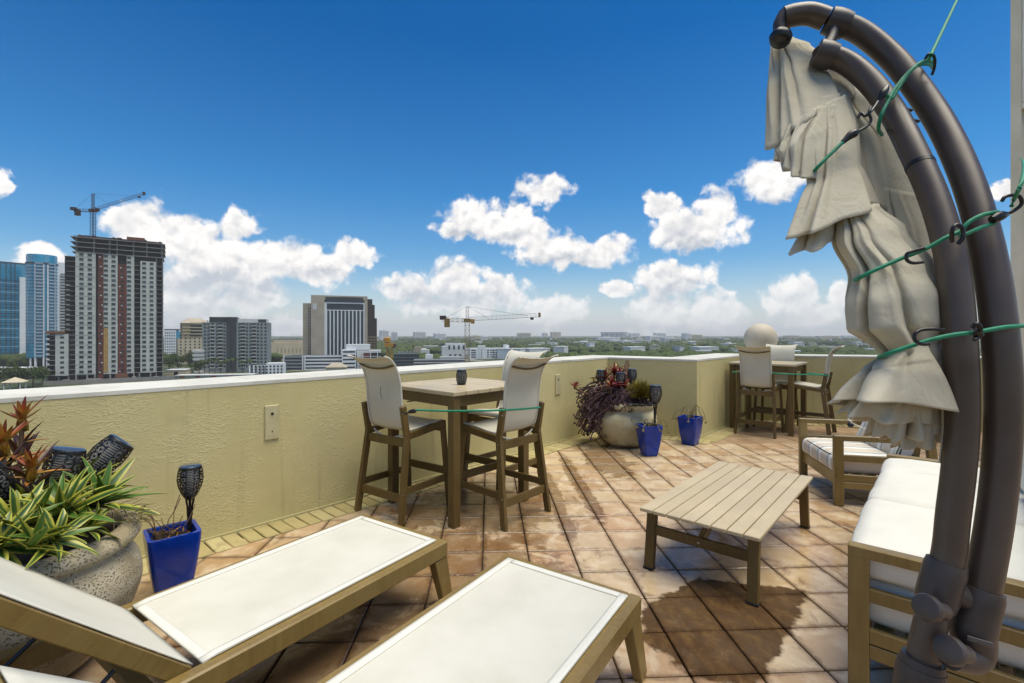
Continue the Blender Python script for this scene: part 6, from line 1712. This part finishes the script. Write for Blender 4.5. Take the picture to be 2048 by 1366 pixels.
for k, (x0, x1, z0, py) in enumerate(SPEC):
    tall = py < 668; nth_ = rank[(x0, x1, z0, py)]
    B = Bld('distant_block', nth_ + (' pale high block from the left on the hazy horizon' if tall else ' wide white block from the left among the far trees'), 'building', x0, z0, x1, z0 * rd.uniform(1.0, 1.02), py, 'high blocks on the horizon' if tall else 'white blocks among the far trees')
    m = rd.choice(('white', 'offwhite', 'offwhite', 'cream')); B.box('wall', m, 0, B.W, 0, rd.uniform(15, 30), 0, B.H); B.box('roof_room', 'offwhite', B.W * .3, B.W * .6, 4, 10, B.H, B.H + 2.5)
    nf = max(2, int(B.H / 4))
    B.many('window_bands', 'bwin', [(B.W * .06, B.W * .94, -.1, .1, 3 + j * B.H / nf, 4.6 + j * B.H / nf) for j in range(nf - 0) if 4.6 + j * B.H / nf < B.H])
B = Bld('stadium_roof', 'distant long flat stadium roof on the horizon', 'building', 1204, 3000, 1256, 3000, 664.5); B.box('roof', 'slate', 0, B.W, 0, 60, B.H - 4, B.H); B.box('stand', 'offwhite', B.W * .05, B.W * .95, 8, 50, 0, B.H - 8)
for j in range(6): B.box('pylon', 'slate', B.W * j / 5.2, B.W * j / 5.2 + 2, 2, 6, 0, B.H - 4)
low = []
for k in range(110):
    zc = 560 + 2400 * rd.random() ** 1.3; px = rd.uniform(420, 1760); low.append((zc, px))
# low roofs far below, scattered among the trees
for k, (zc, px) in enumerate(low):
    c = at(px, HY, zc); w_, d_, h_ = rd.uniform(9, 30), rd.uniform(9, 20), rd.uniform(6, 12)
    wm = rd.choice(('offwhite', 'white', 'cream', 'tan')); rm = rd.choice(('white', 'offwhite', 'white', 'greywall'))
    zone = 'left of the yellow crane' if px < 930 else 'just right of the yellow crane' if px < 1100 else 'left of the cream urn' if px < 1200 else 'above the cream urn' if px < 1320 else 'above the blue pots' if px < 1440 else 'around the stone globe' if px < 1600 else 'by the folded parasol'
    far = 'closest' if zc < 900 else 'mid distance' if zc < 1500 else 'far off'
    r = empty('low_rise', (c.x, c.y, GZ), rd.uniform(-.5, .5), '%s low %s building with %s roof %s' % (far, {'offwhite': 'pale grey', 'white': 'white', 'cream': 'cream', 'tan': 'tan'}[wm], {'white': 'white', 'offwhite': 'light grey', 'greywall': 'dark grey'}[rm], zone), 'building', 'low roofs among the distant trees')
    MB().cbox((0, 0, h_ / 2), (w_, d_, h_)).build('wall', wm, r); MB().cbox((0, 0, h_ + .4), (w_ + .8, d_ + .8, .8)).build('roof', rm, r)

# trees ---------------------------------------------------------------------------------


def crown_verts(rd, n=1):
    bm = bmesh.new(); bmesh.ops.create_icosphere(bm, subdivisions=2, radius=1.0)
    for v in bm.verts:
        k = 1 + 0.55 * mnoise.noise(v.co * 1.9 + Vector((n * 7.3, 0, 0))) + 0.35 * mnoise.noise(v.co * 4.3 + Vector((n * 3.1, 5, 0))); v.co *= k; v.co.z = v.co.z * 0.72
    vs = [v.co.copy() for v in bm.verts]; fs = [[v.index for v in f.verts] for f in bm.faces]; bm.free(); return vs, fs


KINDS = [crown_verts(rd, k) for k in range(5)]
import numpy as np


def wood_mass(name, pts, m, label):
    V = []; Fc = []; o = 0
    for (x, y, r, h, k) in pts:
        vs, fs = KINDS[k]; a = rd.uniform(0, 6.28); ca, sa = cos(a), sin(a)
        arr = np.array([(v.x, v.y, v.z) for v in vs]); rot = np.empty_like(arr); rot[:, 0] = (arr[:, 0] * ca - arr[:, 1] * sa) * r + x; rot[:, 1] = (arr[:, 0] * sa + arr[:, 1] * ca) * r + y; rot[:, 2] = arr[:, 2] * r + GZ + h
        V.append(rot); Fc.append(np.array(fs) + o); o += len(vs)
    V = np.concatenate(V); Fc = np.concatenate(Fc)
    me = bpy.data.meshes.new(name); me.vertices.add(len(V)); me.vertices.foreach_set('co', V.ravel()); me.loops.add(Fc.size); me.loops.foreach_set('vertex_index', Fc.ravel().astype(np.int32))
    me.polygons.add(len(Fc)); me.polygons.foreach_set('loop_start', np.arange(0, Fc.size, 3, dtype=np.int32)); me.update(calc_edges=True); me.validate(); me.materials.append(MATS[m])
    ob_ = ob(name, me); stuff(ob_); ob_['label'] = label; ob_['category'] = 'woodland'; return ob_


pts = []
for k in range(12000):
    zc = 430 + 2400 * rd.random() ** 1.7; px = rd.uniform(-80, 1800)
    c = at(px, HY, zc)
    dn = mnoise.noise(Vector((c.x * 0.006, c.y * 0.006, 3.3))) + (0.22 if px > 1060 and zc < 1000 else -0.02)
    if px < 780 and zc < 600: dn -= 0.35
    if 880 < px < 1060 and zc < 620: dn -= 0.9
    if dn < 0: continue
    r = rd.uniform(3.2, 6.2) * (1 + zc / 5000); pts.append((c.x, c.y, r, r * 0.6 + rd.uniform(0.5, 2.5), rd.randrange(5)))
wood_mass('woodland', pts, 'crown', 'green tree canopy spreading between the far buildings to the horizon')


def near_tree(base, R, H, label, seed, palm=False):
    rd = random.Random(seed); r = empty('tree', base, 0, label, 'tree', 'trees below the terrace')
    if palm:
        MB().tube(catmull([(0, 0, 0), (.2, .1, H * .5), (.1, 0, H)], 4), [0.25 - .012 * k for k in range(9)], 8).build('trunk', 'bark', r, 50); mb = MB()
        for k in range(14):
            a = k * 2.4; L = R * rd.uniform(.8, 1.1); e = rd.uniform(-.2, .9); d_ = Vector((cos(a), sin(a), 0)); s_ = Vector((-sin(a), cos(a), 0)); prev = Vector((.1, 0, H))
            for j in range(5):
                nx = prev + (d_ * cos(e) + Vector((0, 0, sin(e)))) * L / 5; w_ = R * .16 * (1 - j / 5.5); mb.add([prev - s_ * w_ - Vector((0, 0, w_ * .6)), prev, nx, nx - s_ * w_ * .8 - Vector((0, 0, w_ * .6))], [(0, 1, 2, 3)]); mb.add([prev + s_ * w_ - Vector((0, 0, w_ * .6)), prev, nx, nx + s_ * w_ * .8 - Vector((0, 0, w_ * .6))], [(0, 1, 2, 3)]); prev = nx; e -= .38
        mb.build('crown', 'crown', r); return
    MB().tube([(0, 0, 0), (0.1, 0, H * .4), (0, .1, H * .75)], [.35, .28, .15], 8).build('trunk', 'bark', r, 50)
    for k in range(4): a = k * 1.6; MB().tube([(0, 0, H * .4), (cos(a) * R * .3, sin(a) * R * .3, H * .62), (cos(a) * R * .55, sin(a) * R * .55, H * .8)], [.18, .12, .05], 6).build('limb', 'bark', r)
    mb = MB(); cl = [(Vector((rd.gauss(0, .45) * R, rd.gauss(0, .45) * R, H * .72 + rd.gauss(0, .22) * R)), R * rd.uniform(.28, .5)) for _ in range(14)]
    for c, q in cl:
        for _ in range(90):
            d_ = Vector((rd.gauss(0, 1), rd.gauss(0, 1), rd.gauss(0, 1))).normalized(); p = c + d_ * q * rd.uniform(.65, 1.05); n_ = (d_ + Vector((rd.uniform(-.7, .7), rd.uniform(-.7, .7), rd.uniform(-.3, .9)))).normalized(); x = n_.orthogonal().normalized() * rd.uniform(.3, .6); y = n_.cross(x)
            mb.add([p - x, p + y * .6, p + x, p - y * .6], [(0, 1, 2, 3)])
    mb.build('crown', 'crown', r)


TL = ['large dark tree in the bottom left corner beyond the parapet', 'second tree from the left beyond the parapet, below the white villa roof', 'bushy tree left of the small pavilion roof', 'tree in front of the lower wing of the unfinished tower',
      'tree just right of the unfinished tower', 'dark tree beside the pale flat roof', 'spreading tree below the cream hipped roof tower', 'tree below the pale stepped block']
for k, (px, py, zc, R, H) in enumerate(((8, 779, 250, 6.5, 10), (38, 777, 255, 6, 9.5), (66, 776, 262, 6, 9), (86, 773, 275, 5, 8), (338, 738, 400, 7, 9), (356, 735, 380, 6.5, 9), (378, 728, 440, 8, 11), (398, 746, 345, 5, 8))):
    c = at(px, py, zc); c.z = GZ; near_tree(c, R, H + 2, TL[k], 100 + k)
for k, px in enumerate((408, 418, 430, 441, 452, 468, 484, 498)):
    c = at(px, 745, 340); c.z = GZ; near_tree(c, 4.2, 9.5 + (k % 3), ['leftmost palm', 'second palm from the left', 'third palm from the left', 'fourth palm from the left', 'fifth palm from the left', 'sixth palm from the left', 'seventh palm from the left', 'rightmost palm'][k] + ' in the row before the grey apartment block', 200 + k, True)
pv = empty('garden_pavilion', Vector((*at(30, 772, 246).xy, GZ)), 0.4, 'small pavilion with pale pyramid roof among trees at the far left', 'pavilion')
MB().add([(-4, -4, 4.5), (4, -4, 4.5), (4, 4, 4.5), (-4, 4, 4.5), (0, 0, 7)], [(0, 1, 4), (1, 2, 4), (2, 3, 4), (3, 0, 4), (3, 2, 1, 0)]).build('roof', 'cream', pv)
for sx in (-3, 3):
    for sy in (-3, 3): MB().bar((sx, sy, 0), (sx, sy, 4.5), .4, .4, 0).build('post', 'offwhite', pv)

# ------------------------------------------------------------------ hazy air over the city
hm = bpy.data.materials.new('haze'); hm.use_nodes = True; hm.node_tree.nodes.clear(); t = NT(hm.node_tree)
pv_ = t.new('ShaderNodeVolumePrincipled'); pv_.inputs['Color'].default_value = (0.93, 0.96, 1.0, 1); pv_.inputs['Density'].default_value = 0.00015; pv_.inputs['Anisotropy'].default_value = 0.0
ou = t.new('ShaderNodeOutputMaterial'); t.l.new(pv_.outputs[0], ou.inputs['Volume']); MATS['haze'] = hm
hz_ = MB().cbox((0, 0, 37), (14100, 14100, 131)).build('haze', 'haze'); stuff(hz_)
